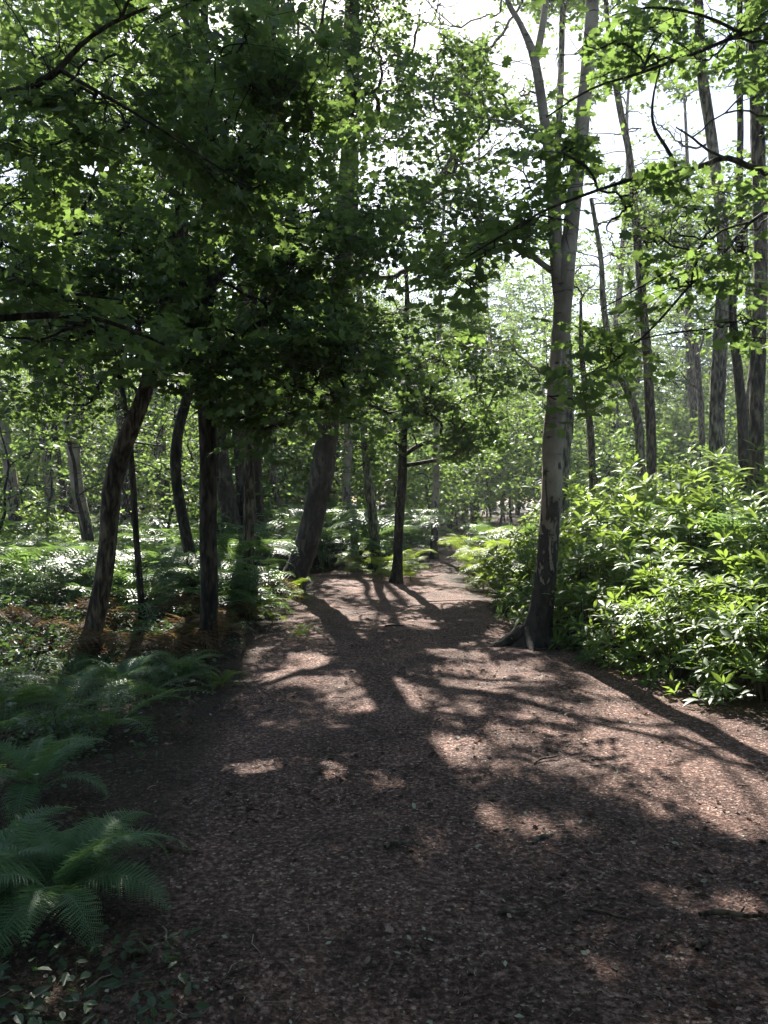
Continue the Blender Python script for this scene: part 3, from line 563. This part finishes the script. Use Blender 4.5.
# ------------------------------------------------------------------ ferns
def frond_arrays(L=.75, W=.13, pairs=24, pinn=9, arch=1.0, seed=0, tri=False, lift=.7, stipe=.12):
    """one frond from the origin, rising along +Y; returns V, F, rnd"""
    g = np.random.default_rng(seed); Vs = []; Fs = []; Rs = []; base = 0
    n = 26; s = np.linspace(0, 1, n); ang = lift-arch*1.35*s**1.25
    dy = np.cos(ang)*L/(n-1); dz = np.sin(ang)*L/(n-1)
    c = np.stack([.02*np.sin(s*3+seed), np.cumsum(dy)-dy[0], np.cumsum(dz)-dz[0]], 1)
    v, f = tube(c, np.linspace(.0038, .0010, n)*(1.4 if tri else 1), 4); Vs.append(v); Fs.append(np.vstack([f[:, [0,1,2]], f[:, [0,2,3]]])); Rs.append(np.full(len(v), .8)); base = len(v)
    pos = []; d = []; up = []; sz = []; wd = []
    for i in range(pairs):
        t = stipe+(1-stipe)*(i+.5)/pairs
        prof = (1-(t-stipe)/(1-stipe))
        pl = W*(prof**.85 if tri else min(1, (t-stipe)/.16+.35)*min(1, prof*1.9)**.9)+.006
        p0 = np.array([np.interp(t, s, c[:, q]) for q in range(3)])
        a = np.interp(t, s, ang); fw = np.array([0, math.cos(a), math.sin(a)]); nn = np.array([0, -math.sin(a), math.cos(a)])
        for sg in (-1, 1):
            dr = nrm(np.array([sg, 0, 0])+fw*.42+nn*(.10-.18*g.random())+g.normal(size=3)*.05)
            m = max(2, int(round(pinn*pl/W)))
            q = (np.arange(m)+.5)/m
            cc = p0+dr*pl*q[:, None]-np.array([0, 0, 1])*(pl*.28*q**2)[:, None]
            for s2 in (-1, 1):
                lw = nrm(np.cross(nn, dr))*s2
                pos.append(cc); d.append(np.repeat((lw+dr*.45-np.array([0,0,.12]))[None], m, 0)); up.append(np.repeat(nn[None], m, 0)+g.normal(size=(m, 3))*.08)
                sz.append((pl*.30 if tri else pl*.125+.002)*(1-.75*q)+.004)
            # pinna midrib tip
            pos.append(p0[None]); d.append(dr[None]); up.append(nn[None]); sz.append(np.array([pl*1.02])); 
    pos = np.concatenate(pos); d = np.concatenate(d); up = np.concatenate(up); sz = np.concatenate(sz)
    rr = np.clip(.25+.35*g.random(len(pos)), 0, 1)
    slim = (DIAM[0]*np.array([.66, 1, 1]), DIAM[1]); big = sz > W*.33
    rib = (DIAM[0]*np.array([.10, 1, 1]), DIAM[1])
    for sel, tp in ((~big, slim), (big, rib)):
        if sel.sum() == 0: continue
        v, f, r = leaves(pos[sel], d[sel], up[sel], sz[sel], tp, rr[sel]); Vs.append(v); Fs.append(f+base); Rs.append(r); base += len(v)
    return np.concatenate(Vs), np.concatenate(Fs), np.concatenate(Rs)
FR = {}
def frond_mesh(key, mat, **kw):
    k = (key, mat)
    if k not in FR:
        v, f, r = frond_arrays(**kw); FR[k] = build('frond', [(v, f, r, 0, False)], [M[mat]])
    return FR[k]
def near_fern(label, x, y, mat, n=10, L=.75, spread=1.0, az0=0, azr=2*PI, tilt=0, seed=0, group=None):
    g = random.Random(seed); t = thing('fern', label, 'fern', (x, y, gz(x, y)), group=group)
    for i in range(n):
        me = frond_mesh('male%d' % (i % 4), mat, L=.8, W=.135, pairs=32, pinn=13, arch=[1.5,1.7,1.3,1.8][i % 4], seed=i % 4, lift=[1.1,.95,1.25,.9][i % 4])
        o = link('frond', me, t); a = az0+azr*(i+g.uniform(-.25, .25))/n
        o.rotation_euler = (g.uniform(-.15, .2)+tilt, g.uniform(-.25, .25), a); s = L/.8*g.uniform(.75, 1.1); o.scale = (s,)*3
        o.location = (0, 0, .02)
    return t
def plant_mesh(name, mat, seed, stems, h, L, W, tri, spread=.15, pairs=13, pinn=7, arch=.9):
    g = np.random.default_rng(seed); parts = []
    for i in range(stems):
        v, f, r = frond_arrays(L=L*(.75+.4*g.random()), W=W*(.8+.3*g.random()), pairs=pairs, pinn=pinn, arch=arch*(.7+.5*g.random()), seed=seed*10+i, tri=tri, lift=.25+.5*g.random() if tri else .5+.4*g.random(), stipe=.06)
        a = 2*PI*(i+g.random()*.7)/stems; ca, sa = math.cos(a), math.sin(a)
        tilt = g.normal()*.15; ct, st = math.cos(tilt), math.sin(tilt)
        v = np.stack([v[:, 0]*ct-v[:, 2]*st, v[:, 1], v[:, 0]*st+v[:, 2]*ct], 1)
        hh = h*(.22+.85*(i+.5*g.random())/stems) if tri else .02
        top = np.array([-sa*spread, ca*spread, hh])
        v = np.stack([v[:, 0]*ca-v[:, 1]*sa, v[:, 0]*sa+v[:, 1]*ca, v[:, 2]], 1)+top
        parts.append((v, f, np.clip(r+g.normal()*.12, 0, 1), 0, False))
        if tri:
            sp = spline([[0, 0, -.05, .006], [top[0]*.3, top[1]*.3, hh*.5, .005], [top[0], top[1], hh, .004]], .12)
            v, f = tube(sp[:, :3], sp[:, 3], 4); parts.append((v, f, np.full(len(v), .6), 0, True))
    return build(name, parts, [M[mat]])
BR = {}
for mat in ('fern', 'fern_bright', 'fern_dead'):
    BR[mat] = [plant_mesh('bracken', mat, s, 7, (.74 if mat != 'fern_dead' else .3), .62, .30, True, .10, arch=(.9 if mat != 'fern_dead' else 1.8)) for s in (1, 2, 3)]
MF = [plant_mesh('fern', 'fern', s, 9, 0, .75, .13, False, .03, 22, 7, 1.0) for s in (5, 6)]
near_fern('large dark green fern with arching fronds at the bottom left corner', *G(52,915)[:2], 'fern_near', 15, .66, seed=1)
near_fern('fern half out of the frame at the left edge, just above the bottom-left fern', *G(-25,905)[:2], 'fern_near', 11, .62, seed=4)
near_fern('deeply shaded fern with one upright frond at the left edge, behind the bottom-left ferns', *G(35,800)[:2], 'fern_near', 9, .66, seed=2)
near_fern('low fern spreading sideways in front of the bent grey tree', *G(120,690)[:2], 'fern_near', 9, .62, seed=3)
near_fern('dark fern at the foot of the straight black trunk', *G(185,682)[:2], 'fern', 8, .5, seed=6)
near_fern('fern in shade at the left edge below the bramble tangle', *G(12,720)[:2], 'fern', 9, .7, seed=7)
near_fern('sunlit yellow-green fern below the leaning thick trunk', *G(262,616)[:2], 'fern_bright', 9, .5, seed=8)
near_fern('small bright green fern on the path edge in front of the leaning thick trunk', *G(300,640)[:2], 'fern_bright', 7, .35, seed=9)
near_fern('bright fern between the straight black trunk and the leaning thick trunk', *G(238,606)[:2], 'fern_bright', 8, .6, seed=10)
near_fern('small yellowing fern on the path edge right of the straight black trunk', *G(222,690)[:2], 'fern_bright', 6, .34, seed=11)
near_fern('lone yellow-green frond cluster hanging in from the right edge above the bushes', 3.55, 6.9, 'fern_bright', 8, .75, seed=12)
PLACED = []
def bracken(px, py, mat, label, group, s=1.0, meshes=None, name='bracken'):
    g = G(px, py) if py > 520 else None
    x, y = (g[0], g[1]) if g is not None else (px, -py)
    o = link(name, R2.choice(meshes or BR[mat])); o.location = (float(x), float(y), gz(x, y)-.01); o.rotation_euler = (0, 0, R2.uniform(0, 6.28)); sc_ = s*R2.uniform(.8, 1.2); o.scale = (sc_,)*3
    tag(o, label, 'fern', group); return o
def field(n, x0, x1, y0, y1, mat, label, group, s=1.0, mind=.42, meshes=None, name='bracken', cond=None):
    pts = []; tr = 0
    while len(pts) < n and tr < n*50:
        tr += 1; x, y = R2.uniform(x0, x1), R2.uniform(y0, y1)
        if off_path(x, y) < .22 or (cond and not cond(x, y)): continue
        if abs(x/y) > .53 or (258 < CX+F*x/y < 335 and y < 13.6): continue
        if any((x-a)**2+(y-b)**2 < mind**2 for a, b in pts): continue
        pts.append((x, y)); bracken(x, -y, mat, label, group, s, meshes, name)
field(46, -5.6, -1.7, 9.6, 13.8, 'fern', 'green bracken among the leaning trunks left of the path', 'bracken left of the path', 1.15)
field(15, -3.9, -1.62, 7.6, 11.5, 'fern_dead', 'rust-brown withered bracken left of the path', 'withered bracken left of the path', 1.05, .4)
field(44, -10, -1.9, 13.5, 21, 'fern', 'bracken farther back in the left-hand wood', 'bracken in the left-hand wood', 1.3, .7)
field(44, -3.2, .7, 17.2, 24, 'fern', 'bracken beyond the bend, behind the young oak', 'bracken behind the young oak', 1.5, .45)
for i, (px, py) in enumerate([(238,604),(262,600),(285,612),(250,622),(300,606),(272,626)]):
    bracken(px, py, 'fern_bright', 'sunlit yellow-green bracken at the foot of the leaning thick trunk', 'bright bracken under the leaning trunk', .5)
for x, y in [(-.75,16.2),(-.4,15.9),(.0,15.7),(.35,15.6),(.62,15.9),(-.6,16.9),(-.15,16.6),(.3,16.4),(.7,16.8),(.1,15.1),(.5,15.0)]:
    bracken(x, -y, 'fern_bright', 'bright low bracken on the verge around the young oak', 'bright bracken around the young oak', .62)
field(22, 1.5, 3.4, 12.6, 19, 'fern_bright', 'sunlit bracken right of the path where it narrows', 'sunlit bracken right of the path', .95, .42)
field(26, 2.2, 8, 17, 26, 'fern', 'bracken behind the bushes in the right-hand wood', 'bracken in the right-hand wood', 1.1, .7)
field(12, 2.9, 5, 8.5, 11.5, 'fern', 'large fern growing up behind the glossy bushes at right', 'large ferns behind the glossy bushes', 1.35, .5)
field(20, -4.6, -1.55, 5.0, 9, 'fern', 'dark fern in the deep shade at far left', 'dark ferns at far left', .9, .5, meshes=MF, name='fern', cond=lambda x, y: x < pathL(y)-.45)
field(30, -14, -3, 21, 34, 'fern', 'distant bracken under the far trees at left', 'distant bracken, left', 1.2, 1.0)
field(16, -2.5, 2, 24, 36, 'fern', 'distant bracken under the far trees at centre', 'distant bracken, centre', 1.2, .9)

# ------------------------------------------------------------------ rhododendron-like bushes
def bush(seed, r, h, n=190, lsize=.15, mat='rhodo'):
    g = np.random.default_rng(seed); parts = []
    v = g.normal(size=(n, 3)); v[:, 2] = np.abs(v[:, 2])*1.0+.05; v = nrm(v)
    rad = .55+.45*g.random(n)**.5
    bump = 1+.22*np.sin(v[:, 0]*5+seed)*np.sin(v[:, 1]*4+seed*2)+.12*g.normal(size=n)
    c = v*(rad*bump)[:, None]*np.array([r, r, h])+np.array([0, 0, .02]); c[:, 2] = np.maximum(c[:, 2], .07)
    for i in range(n):
        if i % 3: continue
        s = np.array([v[i, 0]*.08, v[i, 1]*.08, -.04]); q = spline([[*s, .009], [*(s*.4+c[i]*.5+g.normal(size=3)*.03), .006], [*c[i], .0035]], .14)
        a, f = tube(q[:, :3], q[:, 3], 4); parts.append((a, f, None, 1, True))
    k = 9; ax = nrm(v*.6+np.array([0, 0, .8])+g.normal(size=(n, 3))*.25)
    ref = nrm(np.cross(ax, g.normal(size=(n, 3)))); w = np.cross(ax, ref)
    an = (np.arange(k)*2.4)[None]+g.random((n, k))*.5
    el = .12+.65*g.random((n, k))*np.linspace(.3, 1.3, k)[None]
    d = np.cos(el)[..., None]*(np.cos(an)[..., None]*ref[:, None]+np.sin(an)[..., None]*w[:, None])+np.sin(el)[..., None]*ax[:, None]
    up = ax[:, None]*np.cos(el)[..., None]-(d-ax[:, None]*np.sin(el)[..., None])*np.sin(el)[..., None]
    off = -.035*np.linspace(1, 0, k)[None, :, None]*ax[:, None]
    pos = c[:, None]+off+d*.01
    sz = lsize*(.6+.5*g.random((n, k)))*np.where(np.arange(k) > 6, .7, 1)[None]
    rn = np.clip(.15+.45*g.random((n, 1))+.25*g.random((n, k))+.15*(np.arange(k) > 6)[None], 0, 1)
    a, f, rr = leaves(pos.reshape(-1, 3), d.reshape(-1, 3), up.reshape(-1, 3)+g.normal(size=(n*k, 3))*.12, sz.ravel(), BLADE, rn.ravel())
    parts.append((a, f, rr, 0, True))
    return build('foliage', [parts[-1]], [M[mat]]), build('stem', parts[:-1], [M[mat], M['bark_brown']])
BUSH = [bush(1, .62, 1.0, 150), bush(2, .72, .85, 160), bush(3, .52, 1.2, 140, .165), bush(4, .5, .6, 100, .14)]
def add_bush(x, y, v, s, label, group=None, rz=None):
    t = thing('rhododendron_bush', label, 'bush', (x, y, gz(x, y)-.02), R2.uniform(0, 6.28) if rz is None else rz, group); t.scale = (s,)*3
    link('foliage', BUSH[v][0], t); link('stem', BUSH[v][1], t)
NB = [(2.95, 6.15, 1, .95, 'sunlit glossy bush at the right edge, nearest the camera'), (2.55, 6.95, 0, .85, 'bright glossy bush at the path edge below the right-hand ferns'),
      (3.3, 7.1, 2, .95, 'tall sunlit glossy bush at the right edge, behind the nearest one'), (2.35, 7.6, 3, 1.0, 'low dark bush with star-shaped leaf whorls on the path edge, in shade'),
      (2.85, 8.0, 0, 1.05, 'mid-height bush behind the bright bush, partly lit'), (2.15, 8.5, 3, 1.1, 'dark glossy bush just right of the forked birch'),
      (3.6, 8.3, 2, 1.05, 'tall bush at the right edge under the rough brown trunk')]
for x, y, v, s, l in NB: add_bush(x, y, v, s, l)
for i, (x, y) in enumerate([(2.35,9.4),(2.9,9.2),(3.5,9.4),(2.15,10.4),(2.7,10.2),(3.3,10.5),(4.1,9.7),(2.2,11.4),(2.75,11.3),(3.4,11.8),(4.1,11.2),(4.9,10.8),(2.4,12.3),(3.1,12.9),(3.9,13),(4.8,12.6),(5.6,12.2),(3.6,14.4),(4.6,14.6),(5.6,14),(6.4,13.6),(4.15,7.7),(4.9,8.7),(4.3,6.4),(5.5,7.3),(6.1,9.6)]):
    add_bush(x, y, i % 3, R2.uniform(1.05, 1.3)+.3*min(1, max(0, (x-2.6)/2)), 'one of the massed glossy bushes behind the front row on the right bank', 'massed glossy bushes on the right bank')
for i, (x, y) in enumerate([(5,17),(6.4,16.5),(7.6,17.5),(5.8,19.5),(8.5,20.5),(7.2,22),(4.4,20),(10,23),(9,26),(6.5,26)]):
    add_bush(x, y, i % 3, R2.uniform(1.3, 1.9), 'one of the tall bushes farther back in the right-hand wood', 'tall bushes in the right-hand wood')
for i, (x, y) in enumerate([(-6.5,15),(-8,18),(-5.5,22),(-9.5,22),(-3.6,24),(-7.4,26),(-12,26),(-1.6,27),(1.2,30),(-4.4,30)]):
    add_bush(x, y, i % 3, R2.uniform(1.1, 1.6), 'one of the dark bushes between the trunks of the left-hand wood', 'dark bushes in the left-hand wood')

# ------------------------------------------------------------------ ground
def sheet(name, xs, ys, zoff, mat, cond=None):
    X, Y = np.meshgrid(xs, ys); Z = hgt(X, Y)+zoff
    V = np.stack([X, Y, Z], -1).reshape(-1, 3); idx = np.arange(V.shape[0]).reshape(X.shape)
    f = np.stack([idx[:-1, :-1], idx[:-1, 1:], idx[1:, 1:], idx[1:, :-1]], -1).reshape(-1, 4)
    return link(name, build(name, [(V, f, None, 0, True)], [mat]))
xs = np.unique(np.concatenate([np.linspace(-400, -30, 20), np.linspace(-30, -6, 50), np.linspace(-6, 6, 121), np.linspace(6, 30, 50), np.linspace(30, 400, 20)]))
ys = np.unique(np.concatenate([np.linspace(-60, -4, 15), np.linspace(-4, 20, 240), np.linspace(20, 60, 100), np.linspace(60, 500, 25)]))
tag(sheet('ground', xs, ys, 0, M['soil']), kind='structure')
# path strip with a wandering edge
ys = np.linspace(-4, 26.5, 320); nx = 26; V = []; PE = []
for y in ys:
    wl = .10*mn.noise((y*1.3, 3.1, 0))+.05*mn.noise((y*5, 7.7, 0)); wr = .10*mn.noise((y*1.3, 9.1, 4))+.05*mn.noise((y*5, 1.7, 2))
    a, b = pathL(y)+wl, pathR(y)+wr
    for i in range(nx):
        x = a+(b-a)*i/(nx-1); e = min(i, nx-1-i); PE.append(min(.6, min(x-a, b-x)/.7)); V.append((x, y, gz(x, y)+(.012 if e else -.012)))
V = np.array(V); idx = np.arange(len(V)).reshape(len(ys), nx)
f = np.stack([idx[:-1, :-1], idx[:-1, 1:], idx[1:, 1:], idx[1:, :-1]], -1).reshape(-1, 4)
tag(link('path', build('path', [(V, f, np.array(PE), 0, True)], [M['path']])), kind='structure')
# litter: chips and dead leaves
def scatter_bits(n, lo, hi, tpl, y0, y1, power=1.6, tilt=.35, cols=(0, 1), xlim=.56, cond=None, zc=.013, thin=-.3):
    y = y0+(y1-y0)*rng.random(n)**power; x = (rng.random(n)*2-1)*xlim*y
    k = np.sin(x*2.3+1.5*np.sin(y*1.7))+np.sin(y*3.1-x*1.9)+.6*np.sin(x*7.3+y*5.1)+rng.normal(size=n)*.9 > thin
    if cond is not None: k &= cond(x, y)
    x, y = x[k], y[k]; n = len(x); sz = lo+(hi-lo)*rng.random(n)**2
    p = np.stack([x, y, hgt(x, y)+zc+rng.random(n)*.006], 1); a = rng.random(n)*2*PI
    d = np.stack([np.cos(a), np.sin(a), rng.normal(size=n)*tilt*.5], 1); up = np.stack([rng.normal(size=n)*tilt, rng.normal(size=n)*tilt, np.ones(n)], 1)
    v, f, r = leaves(p, d, up, sz, tpl, cols[0]+(cols[1]-cols[0])*rng.random(n)**1.7)
    return (v, f, r, 0, False)
CHIP = (DIAM[0]*np.array([.8, 1, 1]), DIAM[1])
tag(link('leaf_litter', build('leaf_litter', [scatter_bits(110000, .003, .014, CHIP, 1.9, 8, 1.4, .6, (0, .72), zc=.014), scatter_bits(9000, .010, .034, CHIP, 1.9, 9, 1.5, .5, (0, 1), zc=.014), scatter_bits(6000, .022, .05, LOBED, 1.9, 10, 1.4, .6, (.1, .8), zc=.016, thin=.4), scatter_bits(26000, .010, .030, CHIP, 6, 17, 1.2, .4, (0, .85), zc=.014),
    scatter_bits(1500, .022, .042, OVAL, 1.9, 11, 1.5, .5, (.45, 1.0)), scatter_bits(9000, .02, .05, OVAL, 2, 12, 1.2, .6, (0, .8), cond=lambda x, y: x < pathL(y)+.25)], [M['litter']])),
    'scattered wood chips and small dead leaves on the path', 'leaf litter', kind='stuff')
# ragged fine twigs of the litter
n = 900; y = 1.9+8*rng.random(n)**1.5; x = (rng.random(n)*2-1)*.55*y; tw = []
for i in range(n):
    L = .03+.10*random.random()**2; a = random.random()*2*PI; z = gz(x[i], y[i])+.015
    q = np.array([[x[i], y[i], z], [x[i]+L*.5*math.cos(a), y[i]+L*.5*math.sin(a), z+.004*random.random()], [x[i]+L*math.cos(a+.3), y[i]+L*math.sin(a+.3), z]])
    v, f = tube(q, [.0016, .0018, .001], 4); tw.append((v, f, np.full(len(v), random.random()*.8), 0, False))
tag(link('twig_litter', build('twig_litter', tw, [M['litter']])), 'fine broken twigs strewn over the path', 'twig litter', kind='stuff')
# individual sticks
STICKS = [((160,856),(196,858),.009,'brown','pale stick lying at lower left, right of the big fern'), ((702,925),(768,926),.010,'brown','dark stick on the path at the lower right edge'), ((534,850),(556,838),.009,'grey','forked pale twig in the lit patch right of the path centre'),
 ((612,770),(622,790),.006,'grey','short curved stick on the path below the forked birch'), ((535,768),(562,758),.006,'brown','thin stick on the path left of the sunlit strip'), ((385,858),(410,852),.012,'grey','whitish bark flake stick in the middle of the path'),
 ((585,916),(640,926),.005,'brown','long thin twig on the path in the lower right quarter'), ((385,628),(410,628),.012,'dark','dark stick lying across the path beyond the birch shadow'), ((214,1000),(252,975),.005,'brown','slender twig at the bottom left of the path'),
 ((700,962),(712,950),.010,'brown','stubby dark stick near the bottom right corner'), ((495,922),(530,918),.006,'grey','straight twig in the shaded foreground of the path'), ((155,935),(172,962),.004,'grey','bent pale straw-thin twig right of the big fern')]
for (a, b, r, mt, lab) in STICKS:
    A, B = G(*a), G(*b); d = B-A; L = np.linalg.norm(d); sd = np.array([-d[1], d[0], 0])/L
    zz = r+.012+gz(A[0], A[1])
    q = spline([[*(A+[0,0,zz]), r*.8], [*(A+d*.35+sd*L*.06+[0,0,zz+.004]), r], [*(A+d*.7-sd*L*.04+[0,0,zz+.002]), r*.8], [*(B+[0,0,zz]), r*.35]], .02)
    v, f = tube(q[:, :3], q[:, 3], 8, .25, seed=L*9); o = tuple(A)
    pr = [(v, f, None, 0, True)]
    e = A+d*.6; q = spline([[*(e+[0,0,zz]), r*.5], [*(e+d*.15+sd*L*.16+[0,0,zz+.01]), r*.3], [*(e+d*.2+sd*L*.28+[0,0,zz]), r*.15]], .02)
    v, f = tube(q[:, :3], q[:, 3], 6, .2); pr.append((v, f, None, 0, True))
    ob = link('fallen_stick', build('fallen_stick', pr, [M['bark_'+mt]], o)); ob.location = o; tag(ob, lab, 'stick')

# low ground cover (ivy, bramble) at left
def cover(name, n, poly, mat, lab, cat, lo=.03, hi=.06, zmax=.14, tpl=OVAL):
    x0, x1, y0, y1, cond = poly
    x = x0+(x1-x0)*rng.random(n); y = y0+(y1-y0)*rng.random(n); cl = np.sin(x*4+y*2.3)+np.sin(y*5-x*3)+rng.normal(size=n)*.8
    k = cond(x, y) & (cl > -.3); x, y = x[k], y[k]; n = len(x)
    z = zmax*rng.random(n)**1.3+.012; p = np.stack([x, y, hgt(x, y)+z], 1); a = rng.random(n)*2*PI
    d = np.stack([np.cos(a), np.sin(a), rng.normal(size=n)*.25], 1); up = np.stack([rng.normal(size=n)*.35, rng.normal(size=n)*.35, np.ones(n)], 1)
    v, f, r = leaves(p, d, up, lo+(hi-lo)*rng.random(n), tpl, rng.random(n)*.8)
    # fine stalks down to the soil
    sv = np.stack([p+np.array([.0009,0,0]), p-np.array([.0009,0,0]), np.stack([x, y, hgt(x, y)-.01], 1)], 1).reshape(-1, 3)
    sf = (np.array([[0,1,2]])[None]+(np.arange(n)*3)[:, None, None]).reshape(-1, 3)
    tag(link(name, build(name, [(v, f, r, 0, False), (sv, sf, np.zeros(len(sv)), 0, False)], [M[mat]])), lab, cat, kind='stuff')
cover('ground_ivy', 330, (-1.5, -.55, 2.2, 2.75, lambda x, y: x < -.5-.3*(y-2.2)), 'ivy', 'small dark green seedlings in the bottom left corner', 'seedlings', .03, .06, .07)
cover('bramble_cover', 3600, (-4.8, -1.0, 3.4, 9, lambda x, y: (x < pathL(y)-.02)), 'ivy', 'low bramble and ivy carpeting the shaded floor at left', 'ground cover', .03, .07, .20)
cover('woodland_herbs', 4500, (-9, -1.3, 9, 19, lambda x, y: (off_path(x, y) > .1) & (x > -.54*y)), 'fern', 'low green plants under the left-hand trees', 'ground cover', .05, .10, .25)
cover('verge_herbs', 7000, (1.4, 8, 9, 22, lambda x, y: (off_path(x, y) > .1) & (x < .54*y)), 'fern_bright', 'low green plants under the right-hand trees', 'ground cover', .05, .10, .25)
# bramble tangles
def tangle(seed, r, h, n):
    g = np.random.default_rng(seed); v = g.normal(size=(n, 3)); v[:, 2] = np.abs(v[:, 2]); c = nrm(v)*(g.random((n, 1))**.4)*np.array([r, r, h]); c[:, 2] += .04
    a, f, rr = leaves(c, g.normal(size=(n, 3))*np.array([1, 1, .4]), g.normal(size=(n, 3))*.5+np.array([0, 0, 1]), .045+.03*g.random(n), OVAL, g.random(n)*.8)
    parts = [(a, f, rr, 0, False)]; st = []
    for i in range(16):
        e = c[i*3 % n]; q = spline([[e[0]*.1, e[1]*.1, -.03, .004], [e[0]*.5, e[1]*.5, e[2]*1.1+.05, .003], [*e, .002]], .1); a, f = tube(q[:, :3], q[:, 3], 4); st.append((a, f, None, 0, True))
    return build('foliage', parts, [M['ivy']]), build('stem', st, [M['bark_brown']])
TG = [tangle(1, .55, .5, 700), tangle(2, .45, .4, 550)]
for i, (px, py, s, lab) in enumerate([(30,668,1.0,'dark bramble tangle at the left edge below the white-barked birch'), (10,640,1.1,'higher bramble tangle at the far left edge in the shade'), (55,640,.9,'bramble tangle left of the foot of the bent grey tree'),
        (60,755,.7,'small bramble clump behind the shaded fern at left'), (150,655,.8,'bramble clump between the bent grey tree and the straight black trunk'), (165,625,.9,'bramble clump behind the straight black trunk')]):
    x, y, _ = G(px, py); t = thing('bramble_bush', lab, 'bramble', (x, y, gz(x, y)), R2.uniform(0, 6)); t.scale = (s,)*3
    link('foliage', TG[i % 2][0], t); link('stem', TG[i % 2][1], t)

# ------------------------------------------------------------------ air
X0, X1, Y0, Y1, Z0, Z1 = -150, 150, -45, 190, -3, 34
V = np.array([(x, y, z) for x in (X0, X1) for y in (Y0, Y1) for z in (Z0, Z1)], float)
f = np.array([[0,1,3,2], [4,6,7,5], [0,4,5,1], [2,3,7,6], [0,2,6,4], [1,5,7,3]])
hm, hn, ho = nodes('thin_haze'); pv = N(hn, 'ShaderNodeVolumePrincipled'); pv.inputs['Density'].default_value = HAZE; pv.inputs['Anisotropy'].default_value = .55; pv.inputs['Color'].default_value = (.86,.93,1,1)
hn.links.new(pv.outputs[0], ho.inputs['Volume'])
if HAZE > 0: tag(link('haze', build('haze', [(V, f, None, 0, False)], [hm])), 'thin pale summer haze between the trees', 'haze', kind='stuff')
# ------------------------------------------------------------------ light, sky, camera
w = bpy.data.worlds.new('World'); sc.world = w; w.use_nodes = True; nt = w.node_tree; nt.nodes.clear()
sk = nt.nodes.new('ShaderNodeTexSky'); sk.sky_type = 'NISHITA'; sk.sun_disc = False; sk.sun_elevation = SUN_EL; sk.sun_rotation = SUN_AZ
sk.air_density = 1.0; sk.dust_density = 1.0; sk.altitude = 50
bg = nt.nodes.new('ShaderNodeBackground'); bg.inputs[1].default_value = .05
wo = nt.nodes.new('ShaderNodeOutputWorld'); nt.links.new(sk.outputs[0], bg.inputs[0]); nt.links.new(bg.outputs[0], wo.inputs[0])
ld = bpy.data.lights.new('sun', 'SUN'); ld.energy = 5.0; ld.angle = math.radians(.5); ld.color = (1, .95, .86)
lo = bpy.data.objects.new('sun', ld); COL.objects.link(lo)
from mathutils import Vector
lo.rotation_euler = Vector((-S[0], -S[1], -S[2])).to_track_quat('-Z', 'Y').to_euler(); lo.location = (0, 0, 30)
cd = bpy.data.cameras.new('camera'); cam = bpy.data.objects.new('camera', cd); COL.objects.link(cam)
cam.location = (0, 0, EYE); cam.rotation_euler = (PI/2-math.atan(12/F), 0, 0)
cd.sensor_fit = 'VERTICAL'; cd.sensor_height = 36; cd.lens = 36*F/1024; cd.clip_end = 2000; cd.clip_start = .05
sc.camera = cam
sc.view_settings.view_transform = 'Standard'; sc.view_settings.look = 'None'; sc.view_settings.exposure = 2.2; sc.view_settings.gamma = 1
cy = sc.cycles
cy.max_bounces = 7; cy.diffuse_bounces = 3; cy.glossy_bounces = 2; cy.transmission_bounces = 5; cy.transparent_max_bounces = 4
cy.use_denoising = True; cy.sample_clamp_indirect = 6; cy.caustics_reflective = False; cy.caustics_refractive = False
